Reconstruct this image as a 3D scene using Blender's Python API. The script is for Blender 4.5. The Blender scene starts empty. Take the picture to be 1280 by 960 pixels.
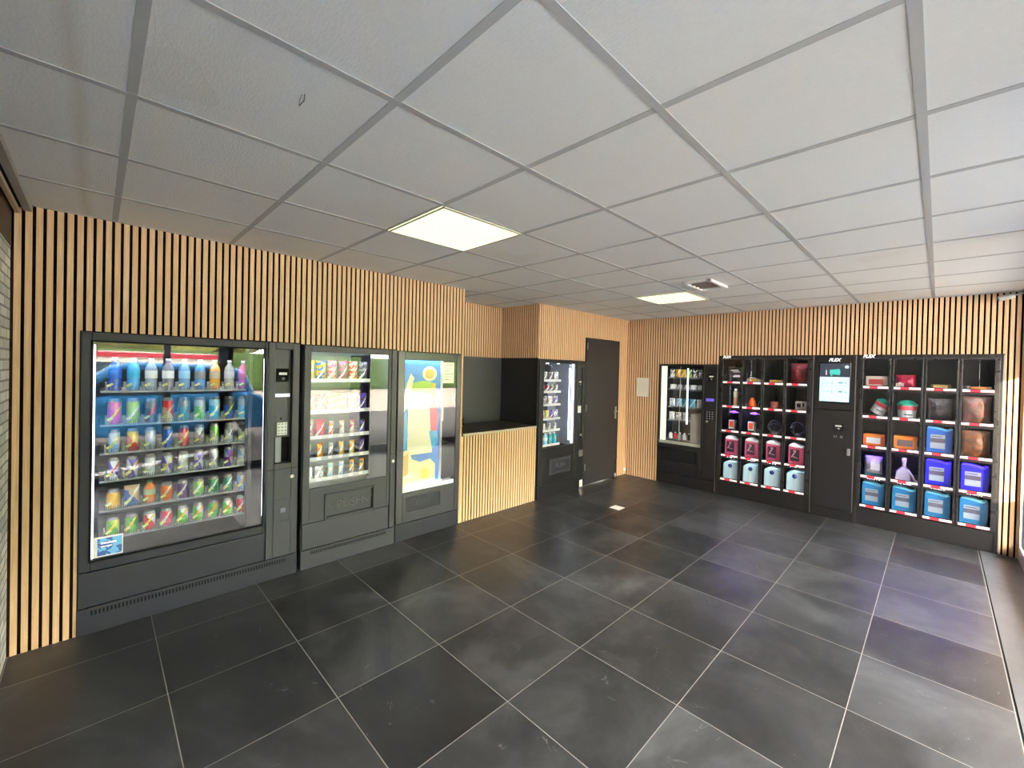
import bpy, bmesh, math, random
from mathutils import Vector, Matrix, Euler, noise
random.seed(7)
sc = bpy.context.scene
COL = sc.collection
PI = math.pi

# ------------------------------------------------------------------ camera
def cam_axes(yaw, pitch, roll):
    f = Vector((math.sin(yaw)*math.cos(pitch), math.cos(yaw)*math.cos(pitch), math.sin(pitch)))
    r = Vector((math.cos(yaw), -math.sin(yaw), 0)); u = r.cross(f)
    r2 = r*math.cos(roll)+u*math.sin(roll); u2 = -r*math.sin(roll)+u*math.cos(roll)
    return r2, u2, f
cd = bpy.data.cameras.new('camera'); cam = bpy.data.objects.new('camera', cd); COL.objects.link(cam)
r_, u_, f_ = cam_axes(-.7834, -.0104, .0238)
mw = Matrix((( r_.x, u_.x, -f_.x, 3.616), (r_.y, u_.y, -f_.y, -.072), (r_.z, u_.z, -f_.z, 1.658), (0,0,0,1)))
cam.matrix_world = mw
cd.sensor_width = 36; cd.lens = 36*526.6/1280
cd.shift_x = -9.07/1280; cd.shift_y = -11.8/1280
cd.clip_start = .02; cd.clip_end = 300
sc.camera = cam

# ------------------------------------------------------------------ colour management, sky, sun
sc.view_settings.view_transform = 'Standard'; sc.view_settings.look = 'None'
sc.view_settings.gamma = 1; sc.view_settings.use_curve_mapping = False
EXPOSURE = 1.38
SKY = 23.0
SUN = 15.0
DOWNLIGHT = .42
LAMPK = .6
sc.view_settings.exposure = EXPOSURE
sc.cycles.max_bounces = 10; sc.cycles.diffuse_bounces = 6; sc.cycles.glossy_bounces = 5
sc.cycles.transparent_max_bounces = 16; sc.cycles.transmission_bounces = 4
sc.cycles.sample_clamp_indirect = 25; sc.cycles.caustics_reflective = False; sc.cycles.caustics_refractive = False
w = bpy.data.worlds.new('sky'); sc.world = w; w.use_nodes = True
nt = w.node_tree; bg = nt.nodes['Background']
tc = nt.nodes.new('ShaderNodeTexCoord'); sx = nt.nodes.new('ShaderNodeSeparateXYZ'); rp = nt.nodes.new('ShaderNodeValToRGB')
nt.links.new(tc.outputs['Generated'], sx.inputs[0]); nt.links.new(sx.outputs['Z'], rp.inputs[0]); nt.links.new(rp.outputs[0], bg.inputs[0])
rp.color_ramp.elements[0].color = (1,.92,.80,1); rp.color_ramp.elements[1].color = (1,.96,.93,1); rp.color_ramp.elements[1].position = .8
bg.inputs[1].default_value = SKY
sd = bpy.data.lights.new('sun', 'SUN'); sd.energy = SUN; sd.angle = math.radians(.2); sd.color = (1,.80,.46)
sun = bpy.data.objects.new('sun', sd); COL.objects.link(sun)
sun.rotation_euler = Vector((-1, 1.5, -.385)).to_track_quat('-Z', 'Y').to_euler(); sun.location = (20,-20,10)

# ------------------------------------------------------------------ materials
def lin(r, g, b):
    c = lambda v: (v/255/12.92) if v/255 <= .04045 else ((v/255+.055)/1.055)**2.4
    return (c(r), c(g), c(b), 1)
MATS = {}
def mat(name, col, rough=.5, metal=0., spec=.5, emit=None, estr=0., alpha=None):
    if name in MATS: return MATS[name]
    m = bpy.data.materials.new(name); m.use_nodes = True
    b = m.node_tree.nodes['Principled BSDF']
    b.inputs['Base Color'].default_value = col if len(col) == 4 else (*col, 1)
    b.inputs['Roughness'].default_value = rough; b.inputs['Metallic'].default_value = metal
    b.inputs['Specular IOR Level'].default_value = spec
    if emit: b.inputs['Emission Color'].default_value = emit if len(emit) == 4 else (*emit, 1); b.inputs['Emission Strength'].default_value = estr
    if alpha is not None: b.inputs['Alpha'].default_value = alpha
    # gentle procedural wear so nothing is perfectly uniform
    if not emit and alpha is None:
        n = m.node_tree.nodes; l = m.node_tree.links
        t = n.new('ShaderNodeTexCoord'); no = n.new('ShaderNodeTexNoise'); no.inputs['Scale'].default_value = 9; no.inputs['Detail'].default_value = 4
        mr = n.new('ShaderNodeMapRange'); mr.inputs[3].default_value = max(.03, rough-.06); mr.inputs[4].default_value = min(1, rough+.07)
        l.new(t.outputs['Object'], no.inputs['Vector']); l.new(no.outputs['Fac'], mr.inputs[0]); l.new(mr.outputs[0], b.inputs['Roughness'])
    MATS[name] = m; return m
class NG:
    def __init__(s, name):
        s.m = bpy.data.materials.new(name); s.m.use_nodes = True; s.n = s.m.node_tree.nodes; s.l = s.m.node_tree.links
        s.b = s.n['Principled BSDF']; MATS[name] = s.m
    def node(s, t, **k):
        o = s.n.new(t)
        for a, v in k.items():
            setattr(o, a, v)
        return o
    def math(s, op, a, b=None, c=None):
        o = s.n.new('ShaderNodeMath'); o.operation = op
        for i, v in enumerate((a, b, c)):
            if v is None: continue
            if isinstance(v, (int, float)): o.inputs[i].default_value = v
            else: s.l.new(v, o.inputs[i])
        return o.outputs[0]
    def mix(s, f, a, b, bt='MIX'):
        o = s.n.new('ShaderNodeMix'); o.data_type = 'RGBA'; o.blend_type = bt
        for sock, v in ((o.inputs[0], f), (o.inputs[6], a), (o.inputs[7], b)):
            if isinstance(v, (int, float)): sock.default_value = v
            elif isinstance(v, tuple): sock.default_value = v
            else: s.l.new(v, sock)
        return o.outputs[2]
    def noise(s, vec, scale, detail=4, rough=.5, dist=0):
        o = s.n.new('ShaderNodeTexNoise'); o.inputs['Scale'].default_value = scale; o.inputs['Detail'].default_value = detail
        o.inputs['Roughness'].default_value = rough; o.inputs['Distortion'].default_value = dist
        s.l.new(vec, o.inputs['Vector']); return o.outputs['Fac']
    def ramp(s, f, els):
        o = s.n.new('ShaderNodeValToRGB'); e = o.color_ramp.elements
        while len(e) < len(els): e.new(.5)
        for i, (p, c) in enumerate(els): e[i].position = p; e[i].color = c
        s.l.new(f, o.inputs[0]); return o.outputs[0]
    def mapping(s, vec, scale):
        o = s.n.new('ShaderNodeMapping'); o.inputs['Scale'].default_value = scale; s.l.new(vec, o.inputs[0]); return o.outputs[0]
    def bump(s, h, strength, dist=.01):
        o = s.n.new('ShaderNodeBump'); o.inputs['Strength'].default_value = strength; o.inputs['Distance'].default_value = dist
        s.l.new(h, o.inputs['Height']); s.l.new(o.outputs[0], s.b.inputs['Normal'])
    def geo(s): return s.n.new('ShaderNodeNewGeometry').outputs['Position']
    def obj(s): return s.n.new('ShaderNodeTexCoord').outputs['Object']

def make_oak():
    g = NG('oak_slats'); P = g.geo(); sp = g.node('ShaderNodeSeparateXYZ'); g.l.new(P, sp.inputs[0])
    idx = g.math('FLOOR', g.math('DIVIDE', g.math('ADD', sp.outputs[0], sp.outputs[1]), .04))
    wn = g.node('ShaderNodeTexWhiteNoise', noise_dimensions='1D'); g.l.new(idx, wn.inputs['W'])
    grain = g.noise(g.mapping(P, (120, 120, 5)), 1, 5, .6)
    big = g.noise(g.mapping(P, (14, 14, 1.1)), 1, 2)
    c = g.ramp(grain, [(.28, lin(190,149,108)), (.72, lin(230,196,154))])
    c = g.mix(g.math('MULTIPLY', wn.outputs['Value'], .42), c, lin(202,156,112))
    c = g.mix(g.math('MULTIPLY', big, .35), c, lin(226,190,146))
    g.l.new(c, g.b.inputs['Base Color']); g.b.inputs['Roughness'].default_value = .55
    g.bump(grain, .12, .002); return g.m
OAK = make_oak()
FELT = mat('black_felt', (.012,.006,.004), .95, spec=.05)
def make_floor(name, x0, tiles=True):
    g = NG(name); P = g.geo(); sp = g.node('ShaderNodeSeparateXYZ'); g.l.new(P, sp.inputs[0])
    fx = g.math('DIVIDE', g.math('SUBTRACT', sp.outputs[0], x0), .6); fy = g.math('DIVIDE', g.math('SUBTRACT', sp.outputs[1], .195), .6)
    ix = g.math('FLOOR', fx); iy = g.math('FLOOR', fy)
    wn = g.node('ShaderNodeTexWhiteNoise', noise_dimensions='2D'); cv = g.node('ShaderNodeCombineXYZ'); g.l.new(ix, cv.inputs[0]); g.l.new(iy, cv.inputs[1]); g.l.new(cv.outputs[0], wn.inputs['Vector'])
    # every tile has its own patch of stone
    off = g.node('ShaderNodeVectorMath', operation='SCALE'); off.inputs['Scale'].default_value = 7; g.l.new(wn.outputs['Color'], off.inputs[0])
    pv = g.node('ShaderNodeVectorMath', operation='ADD'); g.l.new(P, pv.inputs[0]); g.l.new(off.outputs[0], pv.inputs[1]); V = pv.outputs[0]
    cloud = g.noise(V, 1.6, 7, .62, .6); fine = g.noise(V, 26, 6, .65); med = g.noise(V, 6, 6, .62, 1.2)
    vein = g.math('ABSOLUTE', g.math('SUBTRACT', g.noise(V, 1.3, 5, .6, 1.4), .5))
    vein = g.math('MULTIPLY', g.math('LESS_THAN', vein, .0022), g.math('GREATER_THAN', med, .60))
    base = g.ramp(cloud, [(.30, (.007,.007,.007,1)), (.5, (.021,.0207,.020,1)), (.70, (.060,.060,.059,1))])
    base = g.mix(g.math('MULTIPLY', g.math('SUBTRACT', med, .35), .55), base, (.062,.061,.060,1))
    base = g.mix(g.math('MULTIPLY', fine, .25), base, (.030,.030,.030,1))
    val = g.math('MULTIPLY_ADD', wn.outputs['Value'], .85, .60)
    vc = g.node('ShaderNodeCombineXYZ'); [g.l.new(val, vc.inputs[i]) for i in range(3)]
    base = g.mix(1.0, base, vc.outputs[0], 'MULTIPLY')
    base = g.mix(g.math('MULTIPLY', vein, .45), base, (.16,.155,.15,1))
    scuff = g.math('MULTIPLY', g.math('GREATER_THAN', g.noise(V, 9, 8, .75, 2.0), .665), .35)
    base = g.mix(scuff, base, (.13,.127,.12,1))
    ax = g.math('ABSOLUTE', g.math('SUBTRACT', g.math('FRACT', g.math('ADD', fx, .5)), .5)); ay = g.math('ABSOLUTE', g.math('SUBTRACT', g.math('FRACT', g.math('ADD', fy, .5)), .5))
    gr = g.math('LESS_THAN', g.math('MINIMUM', ax, ay), .0030)
    base = g.mix(1.0, base, (.96,1.02,1.10,1), 'MULTIPLY')
    if tiles: base = g.mix(gr, base, (.27,.26,.245,1))
    else: base = g.mix(.6, base, (.11,.12,.13,1))
    g.l.new(base, g.b.inputs['Base Color'])
    ro = g.node('ShaderNodeMapRange'); ro.inputs[3].default_value = .24; ro.inputs[4].default_value = .46; g.l.new(med, ro.inputs[0])
    g.l.new(ro.outputs[0], g.b.inputs['Roughness']); g.b.inputs['Specular IOR Level'].default_value = .5
    h = g.math('SUBTRACT', g.math('MULTIPLY_ADD', fine, .25, g.math('MULTIPLY', cloud, .8)), g.math('MULTIPLY', gr, .6))
    g.bump(h, .16, .004); return g.m
SLATE = make_floor('slate_tiles', 1.527)
SLATE2 = make_floor('slate_threshold', 3.94-.3, False)
def make_ceiling():
    g = NG('mineral_tile'); P = g.geo(); sp = g.node('ShaderNodeSeparateXYZ'); g.l.new(P, sp.inputs[0])
    ix = g.math('FLOOR', g.math('DIVIDE', g.math('SUBTRACT', sp.outputs[0], 1.756), .6)); iy = g.math('FLOOR', g.math('DIVIDE', sp.outputs[1], .6))
    wn = g.node('ShaderNodeTexWhiteNoise', noise_dimensions='2D'); cv = g.node('ShaderNodeCombineXYZ'); g.l.new(ix, cv.inputs[0]); g.l.new(iy, cv.inputs[1]); g.l.new(cv.outputs[0], wn.inputs['Vector'])
    fine = g.noise(g.mapping(P, (60, 130, 60)), 1, 5, .7); big = g.noise(P, 1.1, 3)
    c = g.mix(fine, (.64,.64,.625,1), (.78,.78,.765,1)); c = g.mix(g.math('MULTIPLY', wn.outputs['Value'], .25), c, (.66,.66,.645,1))
    st = g.math('MULTIPLY', g.math('GREATER_THAN', big, .66), .25); c = g.mix(st, c, (.60,.56,.47,1))
    band = g.math('MAXIMUM', 0, g.math('SUBTRACT', 1, g.math('MULTIPLY', g.math('ABSOLUTE', g.math('ADD', sp.outputs[1], g.math('MULTIPLY_ADD', big, .08, .08))), 28)))
    c = g.mix(g.math('MULTIPLY', band, .45), c, (.50,.45,.36,1))
    g.l.new(c, g.b.inputs['Base Color']); g.b.inputs['Roughness'].default_value = .9; g.b.inputs['Specular IOR Level'].default_value = .2
    g.bump(fine, .5, .004); return g.m
TILE = make_ceiling()
TEE = mat('grid_metal', (.42,.42,.415), .7, spec=.2)
def make_brick():
    g = NG('pale_brick'); P = g.geo(); sp = g.node('ShaderNodeSeparateXYZ'); g.l.new(P, sp.inputs[0]); cv = g.node('ShaderNodeCombineXYZ'); g.l.new(sp.outputs[0], cv.inputs[0]); g.l.new(sp.outputs[2], cv.inputs[1])
    b = g.node('ShaderNodeTexBrick'); g.l.new(cv.outputs[0], b.inputs['Vector']); b.inputs['Scale'].default_value = 1
    b.inputs['Brick Width'].default_value = .20; b.inputs['Row Height'].default_value = .055; b.inputs['Mortar Size'].default_value = .006
    b.inputs['Color1'].default_value = (.72,.73,.71,1); b.inputs['Color2'].default_value = (.30,.33,.34,1); b.inputs['Mortar'].default_value = (.07,.075,.08,1)
    n = g.noise(P, 40, 5); c = g.mix(g.math('MULTIPLY', n, .6), b.outputs['Color'], (.62,.66,.64,1)); g.l.new(c, g.b.inputs['Base Color'])
    g.b.inputs['Roughness'].default_value = .8; g.bump(g.math('SUBTRACT', n, g.math('MULTIPLY', b.outputs['Fac'], 2)), .7, .01); return g.m
BRICK = make_brick()
def make_glass(name, ior, tint=(1,1,1,1), rough=0.0):
    m = bpy.data.materials.new(name); m.use_nodes = True; n = m.node_tree.nodes; l = m.node_tree.links; n.clear()
    o = n.new('ShaderNodeOutputMaterial'); mx = n.new('ShaderNodeMixShader'); t = n.new('ShaderNodeBsdfTransparent'); t.inputs[0].default_value = tint
    gl = n.new('ShaderNodeBsdfGlossy'); gl.inputs['Roughness'].default_value = rough; ge = n.new('ShaderNodeNewGeometry'); dt = n.new('ShaderNodeVectorMath'); dt.operation = 'DOT_PRODUCT'
    l.new(ge.outputs['Normal'], dt.inputs[0]); l.new(ge.outputs['Incoming'], dt.inputs[1])
    def mth(op, a, b=None, c=None):
        q = n.new('ShaderNodeMath'); q.operation = op
        for i, v in enumerate((a, b, c)):
            if v is None: continue
            if isinstance(v, (int, float)): q.inputs[i].default_value = v
            else: l.new(v, q.inputs[i])
        return q
    f0 = ((ior-1)/(ior+1))**2      # Schlick's curve, the same on both faces of the pane
    fr = mth('MULTIPLY_ADD', mth('POWER', mth('SUBTRACT', 1, mth('ABSOLUTE', dt.outputs['Value']).outputs[0]).outputs[0], 5).outputs[0], 1-f0, f0)
    l.new(fr.outputs[0], mx.inputs[0]); l.new(t.outputs[0], mx.inputs[1]); l.new(gl.outputs[0], mx.inputs[2]); l.new(mx.outputs[0], o.inputs[0])
    MATS[name] = m; return m
GLASS = make_glass('vending_glass', 1.43)
GLASS2 = make_glass('locker_glass', 1.40)
FGLASS = make_glass('facade_glass', 1.45)
ACRYL = make_glass('clear_plastic', 1.9, (.90,.93,.96,1), .15)
GUARD = mat('translucent_guard', (.75,.80,.86), .3, alpha=.28)
CAB = mat('anthracite_paint', (.020,.0215,.029), .46, spec=.38)
CAB2 = mat('warm_grey_paint', (.041,.043,.051), .42, spec=.45)
BLK = mat('black_paint', (.0085,.0085,.0095), .38)
BLK2 = mat('matt_black', (.006,.006,.006), .8, spec=.2)
DARK = mat('dark_laminate', (.040,.043,.045), .5)
DARK2 = mat('black_laminate', (.014,.014,.015), .5)
DOORM = mat('door_paint', (.022,.021,.022), .42)
STEEL = mat('brushed_steel', (.40,.40,.40), .35, 1)
ALU = mat('satin_aluminium', (.35,.35,.36), .38, 1)
WHITE = mat('white_plastic', (.78,.78,.76), .4)
OFFW = mat('offwhite_paper', (.66,.64,.56), .7)
SHELFM = mat('shelf_white', (.62,.66,.70), .35)
GREYM = mat('mid_grey_metal', (.20,.21,.23), .4, .3)
NAVY = mat('dark_liner', (.016,.020,.032), .5)
PALEL = mat('pale_liner', (.42,.46,.50), .5)
PUSHM = mat('embossed', (.075,.077,.082), .35)
LOGO = mat('logo_white', (.9,.9,.9), .4, emit=(.95,.97,1), estr=.4)  # glow added so the faint logo shows brighter
YTAG = mat('yellow_tag', (.72,.76,.28), .5)
LEDW = mat('led_cool', (1,1,1), .5, emit=(.80,.88,1), estr=1.6)
FILLC = mat('cell_fill', (1,1,1), .5, emit=(.9,.94,1), estr=20.0)
LEDV = mat('led_violet', (.2,.1,1), .5, emit=(.20,.07,1.0), estr=45.0)
LEDP = mat('panel_light', (1,1,1), .5, emit=(1,.95,.56), estr=DOWNLIGHT)
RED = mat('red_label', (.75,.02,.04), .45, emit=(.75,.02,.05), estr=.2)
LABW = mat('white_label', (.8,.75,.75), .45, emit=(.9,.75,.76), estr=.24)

# ------------------------------------------------------------------ mesh builder
class MB:
    def __init__(s): s.v = []; s.f = []; s.mi = []; s.sm = []
    def add(s, vs, fs, m=0, smooth=False, M=None):
        o = len(s.v)
        s.v += [tuple(M @ Vector(v)) if M else tuple(v) for v in vs]
        for f in fs: s.f.append([i+o for i in f]); s.mi.append(m); s.sm.append(smooth)
        return s
    def box(s, x0, x1, y0, y1, z0, z1, m=0, M=None):
        if x0 > x1: x0, x1 = x1, x0
        if y0 > y1: y0, y1 = y1, y0
        if z0 > z1: z0, z1 = z1, z0
        v = [(x0,y0,z0),(x1,y0,z0),(x1,y1,z0),(x0,y1,z0),(x0,y0,z1),(x1,y0,z1),(x1,y1,z1),(x0,y1,z1)]
        return s.add(v, [(0,3,2,1),(4,5,6,7),(0,1,5,4),(1,2,6,5),(2,3,7,6),(3,0,4,7)], m, False, M)
    def lathe(s, prof, n=20, m=0, M=None, cap=True):
        vs = []; fs = []
        for r, z in prof:
            for k in range(n):
                a = 2*PI*k/n; vs.append((r*math.cos(a), r*math.sin(a), z))
        for i in range(len(prof)-1):
            for k in range(n):
                k2 = (k+1) % n; fs.append((i*n+k, i*n+k2, (i+1)*n+k2, (i+1)*n+k))
        if cap: fs.append(tuple(range(n))[::-1]); fs.append(tuple((len(prof)-1)*n+k for k in range(n)))
        return s.add(vs, fs, m, True, M)
    def prism(s, poly, y0, y1, m=0, M=None, smooth=False):       # polygon in x,z, extruded in y
        n = len(poly); vs = [(x,y0,z) for x,z in poly]+[(x,y1,z) for x,z in poly]
        fs = [tuple(range(n)), tuple(range(2*n-1, n-1, -1))]+[(i, i+n, (i+1) % n+n, (i+1) % n) for i in range(n)]
        return s.add(vs, fs, m, smooth, M)
    def tube(s, pts, r, n=8, m=0, M=None):
        pts = [Vector(p) for p in pts]; vs = []; fs = []
        for i, p in enumerate(pts):
            t = (pts[min(i+1, len(pts)-1)]-pts[max(i-1, 0)]).normalized()
            a = t.cross(Vector((0,0,1)));
            if a.length < .1: a = t.cross(Vector((1,0,0)))
            a.normalize(); b = t.cross(a)
            rr = r[i] if isinstance(r, (list, tuple)) else r
            for k in range(n):
                q = 2*PI*k/n; vs.append(p+a*rr*math.cos(q)+b*rr*math.sin(q))
        for i in range(len(pts)-1):
            for k in range(n):
                k2 = (k+1) % n; fs.append((i*n+k, i*n+k2, (i+1)*n+k2, (i+1)*n+k))
        fs.append(tuple(range(n))[::-1]); fs.append(tuple((len(pts)-1)*n+k for k in range(n)))
        return s.add(vs, fs, m, True, M)
    def mesh(s, name):
        me = bpy.data.meshes.new(name); me.from_pydata(s.v, [], s.f); me.polygons.foreach_set('material_index', s.mi)
        me.polygons.foreach_set('use_smooth', s.sm); me.validate(); me.update()
        b = bmesh.new(); b.from_mesh(me); bmesh.ops.recalc_face_normals(b, faces=b.faces); b.to_mesh(me); b.free(); return me
    def build(s, name, mats, parent=None, bevel=0, seg=2, label=None):
        me = s.mesh(name)
        for m in (mats if isinstance(mats, (list, tuple)) else [mats]): me.materials.append(m)
        o = bpy.data.objects.new(name, me); COL.objects.link(o)
        if parent: o.parent = parent
        if bevel:
            q = o.modifiers.new('bevel', 'BEVEL'); q.width = bevel; q.segments = seg; q.limit_method = 'ANGLE'; q.angle_limit = math.radians(40); q.harden_normals = False
        if label: o['label'] = label
        return o
def T(x=0, y=0, z=0, rx=0, ry=0, rz=0, s=1):
    return Matrix.Translation((x,y,z)) @ Euler((rx,ry,rz)).to_matrix().to_4x4() @ Matrix.Scale(s, 4)
def thing(name, label, cat, loc=(0,0,0), rotz=0, group=None):
    o = bpy.data.objects.new(name, None); o.empty_display_size = .05; COL.objects.link(o); o.location = loc; o.rotation_euler = (0,0,rotz)
    return tag(o, label, cat, group)
def tag(o, label, cat, group=None):
    o['label'] = label; o['category'] = cat
    if group: o['group'] = group
    return o
def struct(o, label=None):
    o['kind'] = 'structure'
    if label: o['label'] = label
    return o
def text(name, s, size, mats, parent, loc, rot=(PI/2,0,0), extrude=.001, shear=0, align='CENTER', bold=0):
    c = bpy.data.curves.new(name, 'FONT'); c.body = s; c.size = size; c.extrude = extrude; c.shear = shear; c.align_x = align; c.align_y = 'CENTER'; c.offset = bold
    tmp = bpy.data.objects.new('tmp', c); me = bpy.data.meshes.new_from_object(tmp); bpy.data.objects.remove(tmp); me.name = name
    me.materials.clear(); me.materials.append(mats); o = bpy.data.objects.new(name, me); COL.objects.link(o); o.parent = parent; o.location = loc; o.rotation_euler = rot
    return o
ORD = ['first','second','third','fourth','fifth','sixth','seventh','eighth','ninth']

# ------------------------------------------------------------------ room shell
CEIL = 2.512; YB = 6.058; YE = -.41; XR = 4.195
def rect_holes(lo, hi, zlo, zhi, holes, u0, u1):
    """z intervals of wall left for the strip u0..u1 after cutting holes"""
    segs = [(zlo, zhi)]
    for a, b, c, d in holes:
        if u1 > a+.002 and u0 < b-.002:
            ns = []
            for s0, s1 in segs:
                if d <= s0 or c >= s1: ns.append((s0, s1)); continue
                if c > s0: ns.append((s0, c))
                if d < s1: ns.append((d, s1))
            segs = ns
    return segs
def slat_wall(name, fn, u0, u1, zlo, zhi, holes, label, slats_first=None):
    """fn(ua,ub,da,db,za,zb) -> box coords. depth 0 = slat front, positive into the wall"""
    b = MB(); us = sorted(set([u0, u1]+[v for h in holes for v in h[:2] if u0 < v < u1]))
    for a, c in zip(us[:-1], us[1:]):
        for z0, z1 in rect_holes(u0, u1, zlo, zhi, holes, a, c): b.box(*fn(a, c, .0055, .06, z0, z1), m=1)
    u = u0 if slats_first is None else slats_first
    while u < u1-.004:
        ue = min(u+.0258, u1)
        cuts = sorted(set([u, ue]+[v for h in holes for v in h[:2] if u+.002 < v < ue-.002]))
        for a, c in zip(cuts[:-1], cuts[1:]):
            for z0, z1 in rect_holes(u0, u1, zlo, zhi, holes, a, c):
                if z1-z0 > .01: b.box(*fn(a, c, 0, .006, z0, z1), m=0)
        u += .04
    return struct(b.build(name, [OAK, FELT]), label)
fnL = lambda a, c, d0, d1, z0, z1: (-d1, -d0, a, c, z0, z1)          # left wall, faces +X
fnB = lambda a, c, d0, d1, z0, z1: (a, c, YB+d0, YB+d1, z0, z1)      # back wall, faces -Y
slat_wall('wall_left', fnL, -.412, 2.70, 0, CEIL, [(-.143,1.078,0,1.832),(1.078,1.925,0,1.825),(1.925,2.668,0,1.815)], 'oak slat wall with black gaps around the drinks machines', -.398)
slat_wall('wall_left_far', fnL, 3.905, YB, 0, CEIL, [(3.905,4.905,0,1.812),(4.905,5.80,0,2.152)], 'oak slat wall above the small vending machine and around the dark door')
slat_wall('wall_back', fnB, 0, XR, 0, CEIL, [(.562,1.436,0,1.806),(1.436,4.06,0,1.925)], 'oak slat wall behind the parcel lockers', .006)
slat_wall('wall_niche_back', lambda a,c,d0,d1,z0,z1: (-.70-d1, -.70-d0, a, c, z0, z1), 2.70, 3.905, 1.82, CEIL, [], 'oak slats above the counter niche')
slat_wall('wall_niche_side', lambda a,c,d0,d1,z0,z1: (a, c, 3.890+d0, 3.890+d1, z0, z1), -.70, -.0005, 1.82, CEIL, [], 'oak slats on the niche side')
struct(MB().box(-.78,-.70,2.70,3.905,0,1.82).build('wall_niche_lower', DARK), 'grey laminate panel at the back of the niche')
struct(MB().box(-.70,-.062,3.905,3.965,0,1.82).build('wall_niche_right', DARK2), 'near black laminate side of the niche')
struct(MB().box(-.70,-.061,2.64,2.70,0,CEIL).build('wall_niche_left', DARK2))
struct(MB().box(-.062,-.0005,3.886,3.905,0,1.82).build('trim_3', BLK), 'black upright strip beside the counter')
struct(MB().box(-.05,.002,2.690,2.702,0,CEIL).build('trim_4', OAK), 'oak edge strip of the niche')
b = MB().box(-.8, 4.5, -.40, 6.3, -.08, 0); fl = struct(b.build('floor', SLATE), 'dark slate floor tiles with pale joints')
fl.data.clear_geometry(); bb = MB().box(-.9, 3.931, -.53, 6.3, -.08, 0); me = bb.mesh('floor'); me.materials.append(SLATE); fl.data = me
struct(MB().box(3.939, 4.5, -.42, 6.3, -.08, 0).build('floor_threshold', SLATE2), 'grey floor strip beside the shop front')
struct(MB().box(3.931, 3.939, -.42, 6.3, -.08, -.004).build('trim_5', BLK2), 'dark joint in the floor')
# ceiling: tiles on a metal T grid
b = MB(); b.box(-.80, 4.5, -.42, 6.3, CEIL+.001, CEIL+.06)
ceil = struct(b.build('ceiling', TILE), 'white mineral fibre tiles in a grid')
b = MB(); GX = [1.756+.6*i for i in range(-4, 5)]; GY = [.6*j for j in range(0, 11)]; hw = .0135
for x in GX:
    if x > XR: continue
    b.box(x-hw, x+hw, YE, YB, CEIL-.001, CEIL+.007)
for y in GY: b.box(-.78, XR, y-hw, y+hw, CEIL-.0006, CEIL+.007)
b.box(0, XR, YB-.018, YB, CEIL-.002, CEIL+.007); b.box(0, .018, YE, 2.7, CEIL-.002, CEIL+.007)
struct(b.build('ceiling_grid', TEE), 'grey metal T bars between the ceiling tiles')
b = MB(); b.tube([(2.178,.384,CEIL+.001),(2.14,.394,CEIL),(2.10,.392,CEIL+.001)], .0022, 5); b.tube([(2.170,.378,CEIL+.001),(2.13,.384,CEIL),(2.105,.390,CEIL+.001)], .0015, 5)
struct(b.build('ceiling_scratch', mat('scratch', (.25,.24,.21), .9)), 'short scratch in a ceiling tile')
# end wall on the left of the photo
struct(MB().box(.0, .60, YE-.12, YE, 0, 2.27).build('wall_end', BRICK), 'pale grey brick end wall')
struct(MB().box(.60, XR, YE-.12, YE, 0, 2.27).build('wall_end_unseen', mat('end_unseen', (.26,.25,.24), .6)), 'unseen wall beside the brick, toned to cut bounced light')  # unseen stretch of wall, darkened to reduce bounced light and reflections
struct(MB().box(-.06, XR, YE-.12, YE+.002, 2.27, CEIL).build('wall_end_header', mat('dark_header', (.035,.022,.014), .6)), 'dark brown header above the brick')
b = MB(); b.box(0, XR, -.365, -.335, CEIL-.035, CEIL, 0); b.box(0, XR, -.395, -.378, CEIL-.055, CEIL-.03, 1); b.box(0, XR, -.408, -.365, CEIL-.02, CEIL, 2)
struct(b.build('trim_1', [mat('rail_grey', (.25,.25,.24), .45), mat('rail_pale', (.50,.40,.28), .5), BLK2]), 'door track under the ceiling')
# shop front on the right (glass in thin frames)
FR = mat('frame_white', (.72,.72,.68), .4); b = MB()
b.box(XR, XR+.09, YE, YB, 0, .10); b.box(XR, XR+.09, YE, YB, CEIL-.06, CEIL+.02)
for y, wd in ((YE+.03,.06),(.64,.08),(1.34,.18),(3.59,.16),(YB-.02,.04)): b.box(XR+.002, XR+.088, y-wd/2, y+wd/2, .10, CEIL-.05)
struct(b.build('window_frame', mat('facade_dark', (.03,.03,.032), .4)), 'dark frame of the glazed shop front')
struct(MB().box(XR-.012, XR, 3.67, YB-.001, 0, .13).box(XR-.012, XR, YB-.05, YB-.001, .13, CEIL).build('trim_2', FR), 'pale lining beside the glazed front')
for i, (a, c) in enumerate(((YE+.06,.60),(.68,1.25),(1.43,3.51),(3.67,YB-.04))):
    struct(MB().box(XR+.04, XR+.046, a, c, .10, CEIL-.06).build('window_%d' % (i+1), FGLASS), 'clear pane of the shop front')
struct(MB().box(XR+.09, 6.33, -3, 9, CEIL+.02, 2.9).build('sunshield', mat('sunshield_grey', (.30,.30,.29), .7)), 'flat canopy added out of view to shade the front')  # added overhang that draws the sun edge and shades the entrance
struct(MB().box(-1.2, XR+.1, YE-.12, 6.3, CEIL+.07, 2.9).build('roof', FELT))
struct(MB().box(-.9, -.82, YE-.12, 6.4, -.05, 2.9).box(-.9, XR+.09, YB+.80, YB+.86, -.05, 2.9).build('wall_outer', FELT))
struct(MB().box(XR, XR+.3, YB, YB+.86, 0, 2.9).build('wall_front_pier', FELT))

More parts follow.
